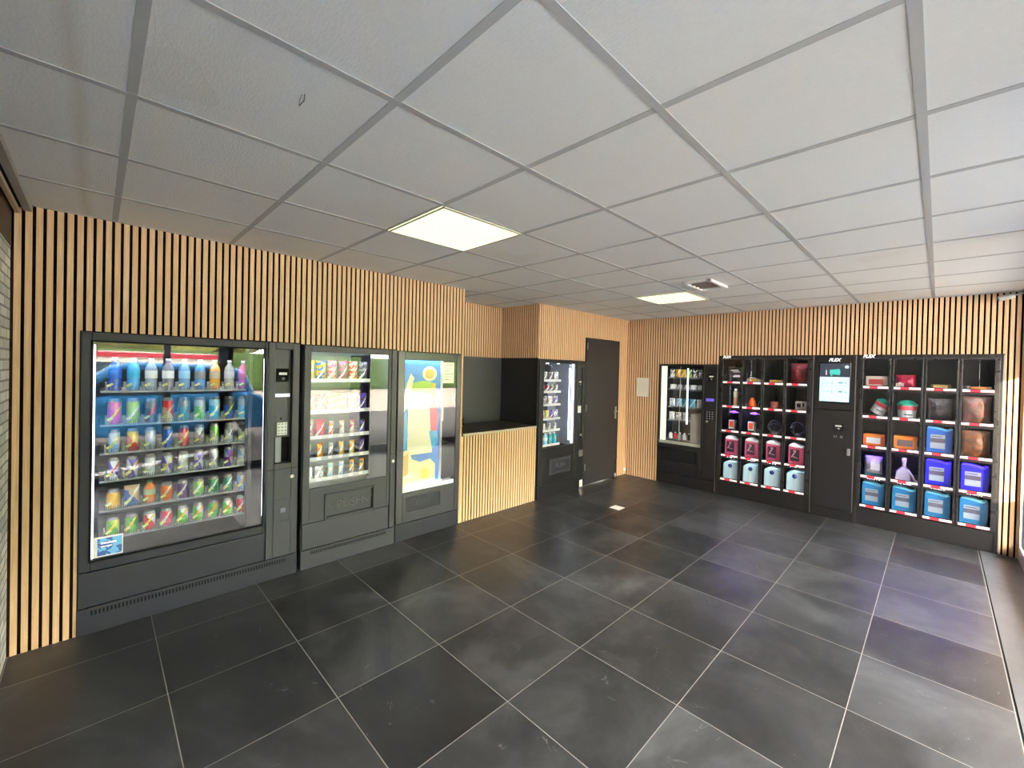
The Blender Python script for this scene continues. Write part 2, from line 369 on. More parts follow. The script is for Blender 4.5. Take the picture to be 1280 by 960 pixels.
# ceiling lights: LED panels in the grid
def led(y0, label):
    t = thing('ceiling_light', label, 'ceiling light', (1.456, y0+.3, CEIL), 0, 'square LED ceiling panels')
    MB().box(-.297,.297,-.297,.297,-.006,.003).build('diffuser', LEDP, t)
    b = MB(); 
    for s in (-1, 1): b.box(s*.297, s*.284, -.297, .297, -.009, .0); b.box(-.297,.297, s*.297, s*.284, -.009, .0)
    b.build('frame', TEE, t)
led(1.2, 'lit square ceiling panel nearer the front, left of centre'); led(4.2, 'lit square ceiling panel farther back beside the ceiling vent')
t = thing('ceiling_vent', 'small square ceiling vent with an open flap and brownish inside', 'vent', (2.03, 3.98, CEIL))
b = MB(); b.box(-.13,-.10,-.22,.22,-.02,.004); b.box(.10,.13,-.22,.22,-.02,.004); b.box(-.13,.13,-.22,-.19,-.02,.004); b.box(-.13,.13,.19,.22,-.02,.004); b.build('frame', WHITE, t, .003)
MB().box(-.10,.10,-.19,.19,-.002,.004).build('recess', mat('vent_brown', (.20,.14,.11), .8), t)
b = MB(); b.box(-.09,.09,-.006,.006,-.02,-.002,M=T(y=.0,rx=.5)); b.box(-.09,.09,-.006,.006,-.02,-.002,M=T(y=.09,rx=.5)); b.box(-.09,.09,-.006,.006,-.02,-.002,M=T(y=-.09,rx=.5)); b.build('slat', mat('vent_slat', (.30,.22,.18), .7), t)
# security camera
t = thing('security_camera', 'small white bullet security camera at the ceiling by the right end of the slat wall', 'camera', (4.045, 5.96, 2.452)); t.rotation_euler = (0, -.22, 0)
CAMW = mat('camera_body', (.42,.40,.36), .5)
b = MB(); b.lathe([(0,-.05),(.022,-.05),(.026,-.042),(.026,.045),(.018,.055),(0,.056)], 18, M=T(ry=PI/2)); b.build('housing', CAMW, t)
MB().lathe([(0,0),(.018,0),(.018,.006),(0,.006)], 16, M=T(-.0565,0,0,ry=PI/2)).build('lens', BLK, t)
b = MB(); b.tube([(.05,0,0),(.075,.01,.008),(.10,.02,.03)], .008, 8); b.tube([(.05,0,.002),(.09,-.01,.0),(.125,.0,.01)], .005, 8); b.build('bracket', CAMW, t)
tag(MB().box(.86-.067,.86+.067,4.45-.067,4.45+.067,0,.003).box(.83,.845,4.47,4.475,.003,.0034,1).build('floor_square', [WHITE, GREYM], bevel=.001), 'small white flat square lying on the slate floor', 'plate')  # thin white square with a small grey mark
# notice
t = thing('notice_sheet', 'cream paper notice fixed to the slat wall left of the snack machine', 'notice', (.292, YB-.004, 1.435))
MB().box(-.102,.102,-.004,.003,-.147,.147).build('sheet', OFFW, t)
b = MB(); 
for i in range(9): b.box(-.075, .075-.03*random.random()-(.07 if i in (0,8) else 0), -.0047,-.004, .10-i*.024, .103-i*.024)
b.build('printed_lines', mat('faint_ink', (.40,.42,.36), .7), t)

# ------------------------------------------------------------------ counter
t = thing('counter', 'service counter with an oak slat front and dark top', 'counter', (0,0,0))
b = MB(); y = 2.703
while y < 3.88:
    b.box(-.0065, 0, y, min(y+.0258, 3.885), 0, .93); y += .04
b.build('slat_front', OAK, t); MB().box(-.06,-.006,2.703,3.885,0,.93).build('carcass', FELT, t)
MB().box(-.699,.004,2.703,3.884,.932,.956).build('worktop', mat('worktop_brown', (.040,.033,.031), .45), t, .002)
MB().box(.004,.010,2.703,3.884,.930,.957).build('edge_band', mat('edge_beige', (.42,.36,.28), .5), t, .001)
MB().box(.004,.014,2.700,2.716,.930,.958).build('end_cap', BLK, t)
t = thing('cable_outlet', 'small black cable outlet standing on the dark counter top', 'cable outlet', (-.62, 3.19, .956))
MB().lathe([(0,0),(.022,0),(.020,.01),(.008,.014),(.007,.05),(.011,.055),(.011,.075),(0,.08)], 14).build('stem', BLK2, t)
MB().tube([(0,0,.06),(.0,.02,.085),(0,.035,.08)], .004, 6).build('cable', BLK2, t)

# ------------------------------------------------------------------ dark door
t = thing('door_1', None, None, (0, 4.915, 0)); del t['label']; del t['category']; t['kind'] = 'structure'; t['label'] = 'plain dark grey door with a silver lever'
t.rotation_euler = (0,0,PI/2)
MB().box(.012,.872,-.002,.04,.006,2.140).build('door_panel', DOORM, t, .002)
MB().box(-.008,.012,-.006,.05,0,2.152).box(.872,.884,-.006,.05,0,2.152).box(-.008,.884,-.006,.05,2.140,2.152).build('door_frame', BLK, t)
for z in (.22, 1.08, 1.98): MB().lathe([(0,0),(.010,0),(.010,.10),(0,.10)], 12, M=T(.022,-.010,z)).build('hinge', STEEL, t)
b = MB(); b.box(.795,.835,-.012,-.002,.93,1.12); b.build('handle_plate', STEEL, t, .003)
b = MB(); b.tube([(.815,-.01,1.05),(.815,-.05,1.05),(.805,-.058,1.05),(.70,-.058,1.05)], .009, 10); b.build('handle', STEEL, t)
MB().lathe([(0,0),(.018,0),(.020,.05),(.012,.075),(0,.078)], 14, M=T(.80,-.03,.0)).build('door_stop', STEEL, t)

# ------------------------------------------------------------------ vending machine kit
FL = dict(rot=PI/2)     # left wall: local x -> +Y, local y (depth) -> -X
class Frame:
    def __init__(s, wall, u0): s.wall = wall; s.u0 = u0; s.rot = PI/2 if wall == 'L' else 0
    def loc(s, u=0, d=0, z=0): return (-d, s.u0+u, z) if s.wall == 'L' else (s.u0+u, YB+d, z)
def shell(b, W, H, D, f=.0, t=.018, m=0, zb=0):
    b.box(0,t,f,D,zb,H,m); b.box(W-t,W,f,D,zb,H,m); b.box(t,W-t,f,D,H-t,H,m); b.box(t,W-t,f,D,zb,zb+t,m); b.box(t,W-t,D-t,D,zb+t,H-t,m)
def ring(b, x0, x1, z0, z1, gx0, gx1, gz0, gz1, y0, y1, m=0):
    b.box(x0,gx0,y0,y1,z0,z1,m); b.box(gx1,x1,y0,y1,z0,z1,m); b.box(gx0,gx1,y0,y1,gz1,z1,m); b.box(gx0,gx1,y0,y1,z0,gz0,m)
def slots(b, x0, x1, z0, z1, n, y, m=0):
    for i in range(n):
        x = x0+(x1-x0)*i/n; b.box(x, x+(x1-x0)/n*.5, y, y+.004, z0, z1, m)
def lamp_or_fill(name, parent, loc, rot, sx, sy, power, color=(.85,.92,1)):
    """thin emissive bar"""
    st = round(power*.5/(PI*sx*sy)*LAMPK/3, 1)
    m = mat('bar_glow_%s' % st, (1,1,1), .5, emit=color, estr=st)
    side = abs(rot[1]) > 1
    b = MB()
    if side: b.box(-.004,.004,-sy*.2,sy*.2,-sx/2,sx/2)
    else: b.box(-sx/2,sx/2,-sy*.4,sy*.4,.004,.012)
    o = b.build('glow_bar', m, parent); o.location = loc; return o
def card_reader(t, x, z, wd=.09, h=.105, y=-.012):
    b = MB().box(x-wd/2, x+wd/2, y-.008, y, z-h/2, z+h/2); o = b.build('card_reader', BLK2, t, .004)
    MB().box(x-wd*.28, x+wd*.34, y-.0095, y-.008, z+h*.02, z+h*.20).build('display', LABW if False else mat('lcd_grey', (.45,.46,.42), .4, emit=(.5,.5,.45), estr=.25), o)
    MB().lathe([(0,0),(.012,0),(.012,.003),(0,.003)], 14, M=T(x+.005, y-.008, z-h*.25, rx=PI/2)).build('button', GREYM, o)
def keypad(t, x0, x1, z0, z1, y, m=WHITE):
    o = MB().box(x0, x1, y-.004, y, z0, z1).build('keypad', m, t, .002); b = MB(); k = mat('key_print', (.30,.32,.36), .6)
    for r in range(4):
        for c in range(3):
            xx = x0+(x1-x0)*(c+.5)/3; zz = z0+(z1-z0)*(r+.5)/4; s = (x1-x0)*.09; b.box(xx-s, xx+s, y-.0055, y-.0038, zz-s*.7, zz+s*.7)
    b.build('keys', k, o)
def lock(t, x, z, y):
    MB().lathe([(0,0),(.017,0),(.017,.006),(.010,.008),(0,.008)], 18, M=T(x, y, z, rx=PI/2)).build('lock', STEEL, t)

# ---- products ------------------------------------------------------------
PM = {}
def two_tone(a, c, acc=(.8,.8,.78), kind=0):
    key = (a, c, acc, kind)
    if key in PM: return PM[key]
    g = NG('print_%d' % len(PM)); P = g.obj(); sp = g.node('ShaderNodeSeparateXYZ'); g.l.new(P, sp.inputs[0])
    A, Cc, Ac = (*a, 1), (*c, 1), (*acc, 1)
    n = g.noise(P, 28, 3, .5, .8)
    z = g.math('MULTIPLY', sp.outputs[2], 6.5); x = g.math('MULTIPLY', sp.outputs[0], 9)
    if kind == 0: f = g.math('GREATER_THAN', g.math('ADD', g.math('ADD', z, x), g.math('MULTIPLY', n, .7)), .80)
    elif kind == 1: # quartered
        f = g.math('ABSOLUTE', g.math('SUBTRACT', g.math('GREATER_THAN', sp.outputs[2], .07), g.math('GREATER_THAN', g.math('ADD', sp.outputs[0], g.math('MULTIPLY', sp.outputs[2], .35)), .022)))
    else: f = g.math('GREATER_THAN', n, .5)
    col = g.mix(f, A, Cc)
    # a slanted emblem across the middle
    d = g.math('ABSOLUTE', g.math('SUBTRACT', g.math('SUBTRACT', z, g.math('MULTIPLY', x, 1.2)), .42))
    e = g.math('LESS_THAN', g.math('ADD', d, g.math('MULTIPLY', n, .30)), .22)
    col = g.mix(e, col, Ac)
    g.l.new(col, g.b.inputs['Base Color']); g.b.inputs["Roughness"].default_value = .28; g.b.inputs["Metallic"].default_value = .15
    PM[key] = g.m; return g.m
CANMESH = {}
def can(fr, u, d, z, r, h, m, label, group, lidm=None):
    key = (r, h, m.name)
    if key not in CANMESH:
        b = MB(); b.lathe([(r*.72,0),(r*.80,.002),(r,.010),(r,h-.022),(r*.97,h-.018)], 20); me = b.mesh('can_body'); me.materials.append(m)
        l = MB(); l.lathe([(r*.975,h-.0185),(r*.84,h-.006),(r*.80,h-.004),(r*.84,h-.002),(r*.84,h),(r*.78,h),(r*.75,h-.004),(.001,h-.004)], 20, cap=False); l.box(-.006,.006,-.012,.004,h-.003,h-.001); le = l.mesh('can_lid'); le.materials.append(lidm or STEEL)
        CANMESH[key] = (me, le)
    me, le = CANMESH[key]
    t = thing('drink_can', label, 'can', fr.loc(u, d, z), fr.rot, group)
    for nm, q in (('can_body', me), ('lid', le)):
        o = bpy.data.objects.new(nm, q); COL.objects.link(o); o.parent = t
    return t
def bottle(fr, u, d, z, r, h, body, cap, lab, label, group, labelm=True):
    t = thing('drink_bottle', label, 'bottle', fr.loc(u, d, z), fr.rot, group)
    MB().lathe([(r*.8,0),(r,.008),(r,h*.30),(r*.94,h*.33),(r,h*.37),(r,h*.66),(r*.85,h*.76),(r*.42,h*.87),(r*.40,h*.93)], 18).build('bottle_body', body, t)
    MB().lathe([(r*.46,h*.91),(r*.46,h),(0,h)], 14).build('cap', cap, t)
    if labelm: MB().lathe([(r*1.012,h*.38),(r*1.012,h*.62)], 18, cap=False).build('wrapper', lab, t)
    return t
def pillow_mesh(wd, h, th, nx=8, nz=10, seed=0):
    b = MB(); vs = []; fs = []
    for side in (-1, 1):
        for j in range(nz+1):
            for i in range(nx+1):
                u = i/nx; v = j/nz; k = (math.sin(PI*u)**.5 if 0 < u < 1 else 0)*(math.sin(PI*max(0, min(1, (v-.06)/.88)))**.6 if .06 < v < .94 else 0)
                wr = noise.noise(Vector((u*4+seed, v*5, side)))*.25
                vs.append(((u-.5)*wd*(1-.05*math.sin(PI*v)), side*th/2*k*(1+wr)+side*.0006, v*h))
    n = (nx+1)*(nz+1)
    for sidx in (0, 1):
        for j in range(nz):
            for i in range(nx):
                a = sidx*n+j*(nx+1)+i; q = (a, a+1, a+nx+2, a+nx+1); fs.append(q if sidx == 0 else q[::-1])
    rim = [i for i in range(nx+1)]+[j*(nx+1)+nx for j in range(1, nz+1)]+[nz*(nx+1)+i for i in range(nx-1, -1, -1)]+[j*(nx+1) for j in range(nz-1, 0, -1)]
    for a, c in zip(rim, rim[1:]+rim[:1]): fs.append((a, c, c+n, a+n))
    b.add(vs, fs, 0, True); return b
def bag(fr, u, d, z, wd, h, th, m, label, group, name='snack_bag', cat='bag', tilt=0):
    t = pillow_mesh(wd, h, th, seed=random.random()*9).build(name, m); t.location = fr.loc(u, d, z); t.rotation_euler = (tilt, 0, fr.rot)
    if fr.wall == 'L': t.rotation_euler = Euler((0, -tilt*0, fr.rot))
    return tag(t, label, cat, group)
def pack(fr, u, d, z, wd, h, th, m, label, group, name='carton', cat='box', rz=0, band=None):
    t = thing(name, label, cat, fr.loc(u, d, z), fr.rot+rz, group)
    MB().box(-wd/2, wd/2, 0, th, 0, h).build('carton_body', m, t, .002)
    if band: MB().box(-wd*.38, wd*.38, -.001, 0, h*.25, h*.7).build('printed_panel', band, t)
    return t
def spiral(parent, x, d0, d1, z, r):
    pts = []; n = 9; steps = 12
    for k in range(n*steps+1):
        a = 2*PI*k/steps; pts.append((x+r*math.sin(a), d0+(d1-d0)*k/(n*steps), z+r-r*math.cos(a)*1.0))
    return MB().tube(pts, .0016, 4).build('spiral', STEEL, parent)

# ------------------------------------------------------------------ large drinks machine (left wall)
fr = Frame('L', -.143); W = 1.215; H = 1.83
t = thing('drinks_machine', 'widest anthracite vending machine full of cans and bottles behind a large window', 'vending machine', fr.loc(), fr.rot)
b = MB(); shell(b, W, H, .72, .0, .03); b.box(.87,.895,.02,.70,.16,1.8); b.build('cabinet', CAB, t, .003)
b = MB(); b.box(.032,.868,.66,.68,.42,1.79); b.box(.030,.034,.03,.66,.42,1.79); b.box(.864,.868,.03,.66,.42,1.79); b.box(.034,.864,.03,.66,.40,.42); b.build('liner', NAVY, t)
b = MB(); ring(b, .004,.986,.380,1.826, .052,.966,.440,1.772, -.020,.0); b.build('window_door', CAB, t, .004)
b = MB(); ring(b, .046,.972,.434,1.778, .056,.962,.444,1.768, -.0225,-.016); b.build('seal', BLK2, t)
MB().box(.056,.962,-.012,-.007,.444,1.768).build('glass', GLASS, t)
MB().box(.004,.986,-.018,.0,.165,.374).build('lower_panel', CAB, t, .004)
MB().box(.0,W,-.016,.0,.0,.158).build('plinth', CAB, t, .003)
b = MB(); slots(b, .06, 1.14, .112, .140, 62, -.0175); b.build('vent_slots', BLK2, t)
# pay panel
b = MB(); ring(b, .992,1.211,.165,1.826, 1.040,1.162,.89,1.776, -.018,.0); b.build('payment_door', CAB2, t, .003)
b = MB(); b.box(1.040,1.162,.02,.03,1.09,1.776,0); b.box(1.040,1.162,.05,.07,.89,1.09,1); b.box(1.158,1.162,-.016,.03,.89,1.776,1); b.box(1.06,1.10,.03,.05,.89,1.09,2); b.build('recess_panel', [CAB2, BLK2, GREYM], t)
b = MB().box(.992,1.211,-.0195,-.0175,.845,.849); b.build('panel_joint', BLK2, t)
card_reader(t, 1.097, 1.575, y=.018)
MB().box(1.050,1.152,.012,.020,1.405,1.430).build('bill_slot', mat('lilac_strip', (.5,.47,.6), .4, emit=(.65,.6,.8), estr=.5), t)
keypad(t, 1.065,1.138,1.105,1.205,.018)
MB().box(1.089,1.099,.014,.02,1.225,1.245).build('coin_slot', BLK2, t)
lock(t, 1.167, .778, -.018)
b = MB(); ring(b, 1.045,1.168,.424,.612, 1.055,1.155,.440,.602, -.020,-.017); b.box(1.155,1.163,-.019,-.0175,.44,.606,1); b.build('coin_return', [CAB2, BLK2], t, .001)
b = MB(); b.box(1.085,1.125,-.026,-.018,.505,.545); b.build('coin_flap', GREYM, t, .003)
MB().box(1.215,1.236,.06,.6,.02,1.80).build('side_gap', BLK2, t)
lamp_or_fill('window_lamp', t, (.50,.012,1.775), (0,0,0), .85, .04, 9)  # added fill bar, tucked out of sight behind the top frame
lamp_or_fill('window_lamp', t, (.063,.006,1.1), (0,-PI/2,0), 1.3, .04, 3.6); lamp_or_fill('window_lamp', t, (.973,.012,1.1), (0,PI/2,0), 1.2, .04, 4.5)  # left bar is the light strip, right bar is added hidden fill
b = MB(); b.box(.066,.20,-.006,-.004,.452,.575,0); b.box(.085,.195,-.0072,-.006,.460,.565,1); b.box(.10,.17,-.0080,-.0072,.53,.54,2); b.box(.10,.15,-.0080,-.0072,.512,.518,2)
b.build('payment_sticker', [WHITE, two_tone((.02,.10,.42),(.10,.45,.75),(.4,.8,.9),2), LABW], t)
SHZ = [1.465, 1.252, 1.075, .900, .715, .540]
for k, z in enumerate(SHZ):
    s = MB().box(.09,.90,.07,.62,z-.009,z-.002).box(.09,.90,.064,.070,z-.010,z+.002).build('shelf', mat('shelf_grey', (.30,.32,.36), .35) if k < 4 else GREYM, t)
    b = MB()
    for i in range(9):
        x = .155+.0875*i
        for q in range(-3, 4): b.box(x+q*.0105-.0018, x+q*.0105+.0018, .058, .062, z+.0, z+.028)
        for sg in (-1, 1): b.box(x+sg*.040-.003, x+sg*.040+.003, .060, .10, z, z+.058)
    b.build('can_guard', GUARD, s)
    for i in range(9):
        x = .155+.0875*i; MB().box(-.015,.015,-.0012,.0012,-.0065,.0065,M=T(x-.022,.052,z+.040,ry=-.55)).build('price_tag', YTAG, s)
C_ = dict(magenta=(.62,.07,.50), lime=(.42,.62,.05), dark=(.06,.07,.10), cream=(.60,.52,.36), teal=(.10,.36,.36), green=(.04,.34,.07), dgreen=(.0,.20,.10), cyan=(.03,.42,.68), blue=(.02,.12,.55),
  lblue=(.22,.45,.80), red=(.62,.02,.04), yellow=(.80,.55,.04), silver=(.55,.60,.68), steel=(.30,.42,.70), brown=(.20,.16,.16), white=(.75,.78,.80), orange=(.80,.20,.02), gold=(.85,.45,.01),
  purple=(.10,.02,.18), pink=(.75,.12,.30), violet=(.12,.08,.55), black=(.02,.02,.025), grey=(.25,.26,.28), leaf=(.16,.50,.08), sky=(.30,.60,.85))
c = C_
rows = {
 1: [('magenta','pink','yellow','magenta'),('lime','lime','white','lime green'),('dark','brown','red','dark red-marked'),('cream','red','cream','cream and red'),('teal','grey','cyan','teal grey'),('leaf','silver','lime','pale green'),('cyan','sky','white','cyan'),('blue','dark','lime','dark blue'),('sky','silver','cyan','pale blue')],
 2: [('lblue','silver','lime','sky blue'),('red','yellow','yellow','red and yellow'),('steel','silver','steel','steel blue'),('blue','blue','white','royal blue'),('red','red','yellow','plain red'),('brown','silver','dark','grey brown'),('silver','leaf','lime','silver with green'),('silver','grey','white','silver'),('silver','dark','lime','silver and dark')],
 3: [('silver','violet','red','silver and blue quartered'),('violet','silver','yellow','violet and silver quartered'),('silver','silver','white','plain silver'),('silver','violet','yellow','silver with a blue top'),('silver','white','silver','whitish silver'),('violet','silver','silver','silver with violet fields'),('silver','grey','white','pale silver'),('violet','silver','red','blue and silver quartered'),('white','lblue','white','white and pale blue')],
 4: [('gold','gold','yellow','golden orange'),None,None,('orange','orange','white','bright orange'),('purple','purple','silver','dark purple'),('leaf','lime','white','fresh green'),('dgreen','green','white','dark green'),('dgreen','teal','white','deep bluish green'),('lblue','white','gold','blue and white')],
 5: [('leaf','lime','yellow','yellow-green'),('leaf','green','yellow','grass green'),('red','white','yellow','red and white'),('pink','red','white','pinkish red'),('leaf','white','yellow','green and white'),('leaf','silver','gold','green with gold'),('green','leaf','orange','green with an orange fruit'),('leaf','white','orange','light green with orange'),('red','pink','white','crimson')]}
for k, row in rows.items():
    z = SHZ[k]
    r, h = {1: (.033,.162), 2: (.0275,.145), 3: (.0275,.140), 4: (.0315,.122), 5: (.0315,.122)}[k]
    for i, e in enumerate(row):
        if not e: continue
        x = .155+.0875*i
        m = two_tone(c[e[0]], c[e[1]], c[e[2]], 1 if k == 3 else 0)
        can(fr, x, .075+r, z-.001, r, h, m, '%s can, %s from left, %s shelf of the widest machine' % (e[3], ORD[i], ORD[k]), 'cans in the widest drinks machine')
z = SHZ[4]-.001
bottle(fr, .155+.0875*2, .11, z, .030, .150, mat('orange_juice', (.80,.24,.03), .2), mat('green_cap', (.05,.30,.06), .4), mat('juice_wrap', (.55,.60,.30), .4), 'small orange juice bottle with a green cap, third on the fifth shelf', 'bottles in the widest drinks machine')
o = pillow_mesh(.075,.135,.035).build('drink_pouch', two_tone((.03,.10,.50),(.62,.44,.24),(.85,.88,.9),0)); o.location = fr.loc(.155+.0875, .10, z); o.rotation_euler = (0,0,fr.rot); tag(o, 'blue, white and beige drink pouch, second on the fifth shelf', 'pouch')
top = [('blue sports drink bottle with a pale cap', (.02,.10,.50), c['sky'], c['blue']), ('light blue bottle', (.10,.40,.75), c['sky'], c['cyan']), ('clear bottle with a white wrapper', (.30,.36,.45), c['silver'], c['white']),
 ('clear bottle with a dark-marked white wrapper', (.22,.22,.28), c['silver'], c['white']), ('clear blue water bottle', (.18,.36,.62), c['silver'], c['sky']), ('blue bottle with a grey wrapper', (.12,.30,.62), c['silver'], c['grey']),
 ('bottle with an orange top half', (.75,.38,.05), c['silver'], c['cream']), ('grey-white bottle', (.45,.47,.50), c['white'], c['silver']), ('pink drink bottle', (.70,.12,.42), c['white'], c['pink'])]
for i, (lb, bc, cc, wc) in enumerate(top):
    bottle(fr, .155+.0875*i, .115, SHZ[0]-.001, .032, .215, mat('bt%d' % i, bc, .2), mat('btc%d' % i, cc, .4), mat('btw%d' % i, wc, .4), lb+', %s, top shelf of the widest machine' % ORD[i], 'bottles on the top shelf of the widest machine')

# ------------------------------------------------------------------ snack machine (left wall)
fr = Frame('L', 1.100); W = .822; H = 1.822
t = thing('snack_machine', 'grey snack vending machine with a PUSH flap between two other machines', 'vending machine', fr.loc(), fr.rot)
b = MB(); shell(b, W, H, .72, .0, .03); b.build('cabinet', CAB2, t, .003)
b = MB(); b.box(.032,.79,.50,.52,.42,1.79); b.box(.030,.034,.03,.50,.42,1.79); b.box(.786,.79,.03,.50,.42,1.79); b.build('liner', PALEL, t)
b = MB(); ring(b, .004,.760,.372,1.818, .056,.733,.650,1.768, -.020,.0); b.box(.759,.765,-.016,.0,.372,1.818,1); b.build('window_door', [CAB2, BLK2], t, .003)
MB().box(.056,.733,-.014,-.009,.650,1.768).build('glass', GLASS, t)
b = MB(); ring(b, .175,.612,.372,.590, .195,.598,.392,.572, -.034,-.0195); b.build('flap_frame', CAB2, t, .005)
o = MB().box(.195,.598,-.022,-.0198,.392,.572).box(.582,.598,-.0225,-.022,.392,.572,1).box(.195,.598,-.0225,-.022,.392,.400,1).build('push_flap', [CAB2, BLK2], t)
text('push_text', 'PUSH', .10, PUSHM, o, (.392,-.024,.480), extrude=.003, bold=.001)
b = MB()
for x in (.232, .545):
    for s in (-1, 1): b.box(-.004,.004,-.0025,0,-.035,.035,M=T(x+s*.018,-.022,.485,ry=s*.75))
b.build('arrow_mark', PUSHM, o)
MB().box(.008,.756,-.017,.0,.160,.366).build('lower_panel', CAB2, t, .003); MB().box(0,W,-.016,.0,0,.152).build('plinth', CAB2, t, .003)
b = MB(); slots(b, .075,.745,.112,.138, 44, -.0175); b.build('vent_slots', BLK2, t)
MB().box(.767,.818,-.018,0,.16,1.818).build('side_door', CAB2, t, .002); MB().box(.766,.819,-.0195,-.0175,.846,.850).build('panel_joint', BLK2, t); lock(t, .794, .78, -.018)
lamp_or_fill('window_lamp', t, (.40,.010,1.775), (0,0,0), .65, .04, 8); lamp_or_fill('window_lamp', t, (.046,.012,1.2), (0,-PI/2,0), 1.0, .04, 3.5)  # both bars are added fill, hidden by the door frame
MB().box(.60,.612,.08,.50,.66,1.76).build('divider', mat('dark_divider', (.05,.04,.07), .5), t)
SZ = [1.535, 1.270, 1.055, .873, .695]; SP = {}
for k, z in enumerate(SZ):
    s = MB().box(.036,.60,.085,.50,z-.016,z-.004).box(.036,.60,.078,.086,z-.020,z+.012).build('shelf', SHELFM, t)
    b = MB()
    for i in range(6): b.box(.055+i*.092,.085+i*.092,.0765,.078,z-.014,z+.006)
    b.build('price_tags', LABW, s)
    if k > 0:
        for i in range(6): spiral(s, .083+i*.092, .09, .30, z-.003, .024)
items = {0: [('bag','yellow','cream','yellow and cream'),('bag','blue','gold','blue and gold'),('bag','cream','pink','cream and pink'),('bag','pink','brown','pink patterned'),('bag','cream','red','speckled cream'),('bag','grey','dark','grey')],
 1: [('bag','cream','brown','beige'),('bag','red','dark','tall dark red'),('bag','cream','orange','pale orange'),('bag','gold','cream','golden'),('bag','grey','silver','pale grey'),('bag','purple','violet','violet')],
 2: [('bag','pink','cream','pale pink'),('bag','red','red','shiny red'),('bar','orange','white','orange'),('bar','white','cream','white'),('bar','cream','pink','beige pink'),('bar','violet','dark','violet')],
 3: [('bar','violet','white','lilac'),('bar','gold','orange','golden orange'),('bar','grey','silver','silver grey'),('bar','gold','cream','cream and gold'),('bar','cream','gold','beige and gold'),('bar','purple','violet','dark purple')],
 4: [('box','white','silver','white'),('box','silver','grey','silver'),('bar','sky','white','pale blue'),('bar','lblue','white','blue'),('bar','brown','gold','brown'),('bar','dark','gold','dark gold')]}
for k, row in items.items():
    for i, (kd, a, bcol, lb) in enumerate(row):
        x = .083+i*.092; z = SZ[k]; m = two_tone(c[a], c[bcol], c['white'], 2)
        lab = '%s snack %s, %s on the %s shelf of the grey PUSH machine' % (lb, kd, ORD[i], ORD[k])
        if kd == 'bag': bag(fr, x, .105, z-.003, .082, .17 if k == 0 else .15, .045, m, lab, 'snacks in the grey machine')
        elif kd == 'bar': bag(fr, x, .100, z+.001, .045, .125, .022, m, lab, 'snacks in the grey machine', 'snack_bar', 'snack bar')
        else: pack(fr, x, .10, z-.004, .07, .11, .04, m, lab, 'snacks in the grey machine')

# ------------------------------------------------------------------ poster machine (left wall)
fr = Frame('L', 1.930); W = .735; H = 1.812
t = thing('poster_machine', 'black-framed vending machine with a bright blue and yellow picture behind the glass', 'vending machine', fr.loc(), fr.rot)
b = MB(); shell(b, W, H, .70, .0, .03); b.build('cabinet', BLK, t, .003)
b = MB(); ring(b, .0,.733,.165,1.810, .070,.678,.452,1.730, -.020,.0); b.build('window_door', mat('gloss_anthracite', (.030,.031,.034), .22), t, .004)
MB().box(.070,.678,-.014,-.009,.452,1.730).build('glass', GLASS, t)
MB().box(.0,W,-.017,0,0,.158).build('plinth', CAB, t, .003)
b = MB(); ring(b, .105,.500,.262,.405, .115,.490,.270,.397, -.024,-.019); b.build('flap_frame', BLK, t, .001)
o = MB().box(.115,.490,-.022,-.0198,.270,.397).build('push_flap', CAB, t); text('push_text', 'PUSH', .07, PUSHM, o, (.30,-.023,.333), extrude=.002)
MB().box(.070,.678,-.004,.08,.452,.492).build('tray', mat('bright_tray', (.8,.85,.9), .3), t, .003)
b = MB().box(.072,.506,.03,.034,.492,1.73,0)
o = b.build('picture_panel', mat('picture_blue', (.02,.17,.62), .4), t, label='printed picture with blue, yellow and red shapes')
def blob(pts, y, m, nm): MB().prism(pts, y-.0012, y, 0).build(nm, m, o)
def circ(cx, cz, rx, rz, n=24, a0=0, a1=2*PI): return [(cx+rx*math.cos(a0+(a1-a0)*k/n), cz+rz*math.sin(a0+(a1-a0)*k/n)) for k in range(n)]
YEL = mat('pic_yellow', (.80,.58,.06), .5); PAL = mat('pic_pale', (.80,.78,.60), .5); CY = mat('pic_cyan', (.10,.45,.80), .5); PR = mat('pic_red', (.70,.10,.16), .5); PO = mat('pic_ochre', (.62,.42,.12), .5); PG = mat('pic_grass', (.35,.55,.06), .5)
blob([(.135,.80),(.42,.80),(.43,1.42),(.14,1.44)], .029, PAL, 'pale_field')
blob([(.13,1.42),(.45,1.40),(.45,1.50),(.30,1.53),(.13,1.50)], .0285, PG, 'green_field')
blob([(.072,1.30),(.12,1.50),(.16,1.60),(.20,1.56),(.17,1.44),(.12,1.28),(.072,1.16)], .0275, PAL, 'left_shape')
blob(circ(.375,1.60,.085,.075), .0275, PAL, 'round_shape'); blob(circ(.375,1.60,.055,.048), .026, PO, 'round_core')
blob([(.40,1.50),(.44,1.50),(.455,1.36),(.40,1.34)], .0262, YEL, 'yellow_stroke')
blob([(.38,1.30),(.45,1.33),(.49,1.18),(.47,1.02),(.40,1.02)], .0275, PR, 'red_field')
blob([(.072,1.16),(.12,1.24),(.14,1.0),(.12,.86),(.072,.86)], .027, CY, 'left_cyan')
blob([(.38,1.02),(.47,1.02),(.50,.90),(.42,.84)], .0265, CY, 'right_cyan')
blob([(.072,.84),(.15,.86),(.19,.76),(.28,.72),(.40,.74),(.46,.68),(.46,.492),(.072,.492)], .0272, mat('pic_sand', (.78,.68,.34), .5), 'sand_field')
blob([(.09,.80),(.15,.82),(.15,.62),(.10,.60)], .026, PO, 'ochre_shape'); blob(circ(.16,.60,.06,.035), .0262, PAL, 'pale_disc'); blob(circ(.34,.60,.05,.06), .0262, YEL, 'yellow_disc')
MB().box(.506,.514,-.004,.05,.492,1.73).build('window_post', WHITE, t)
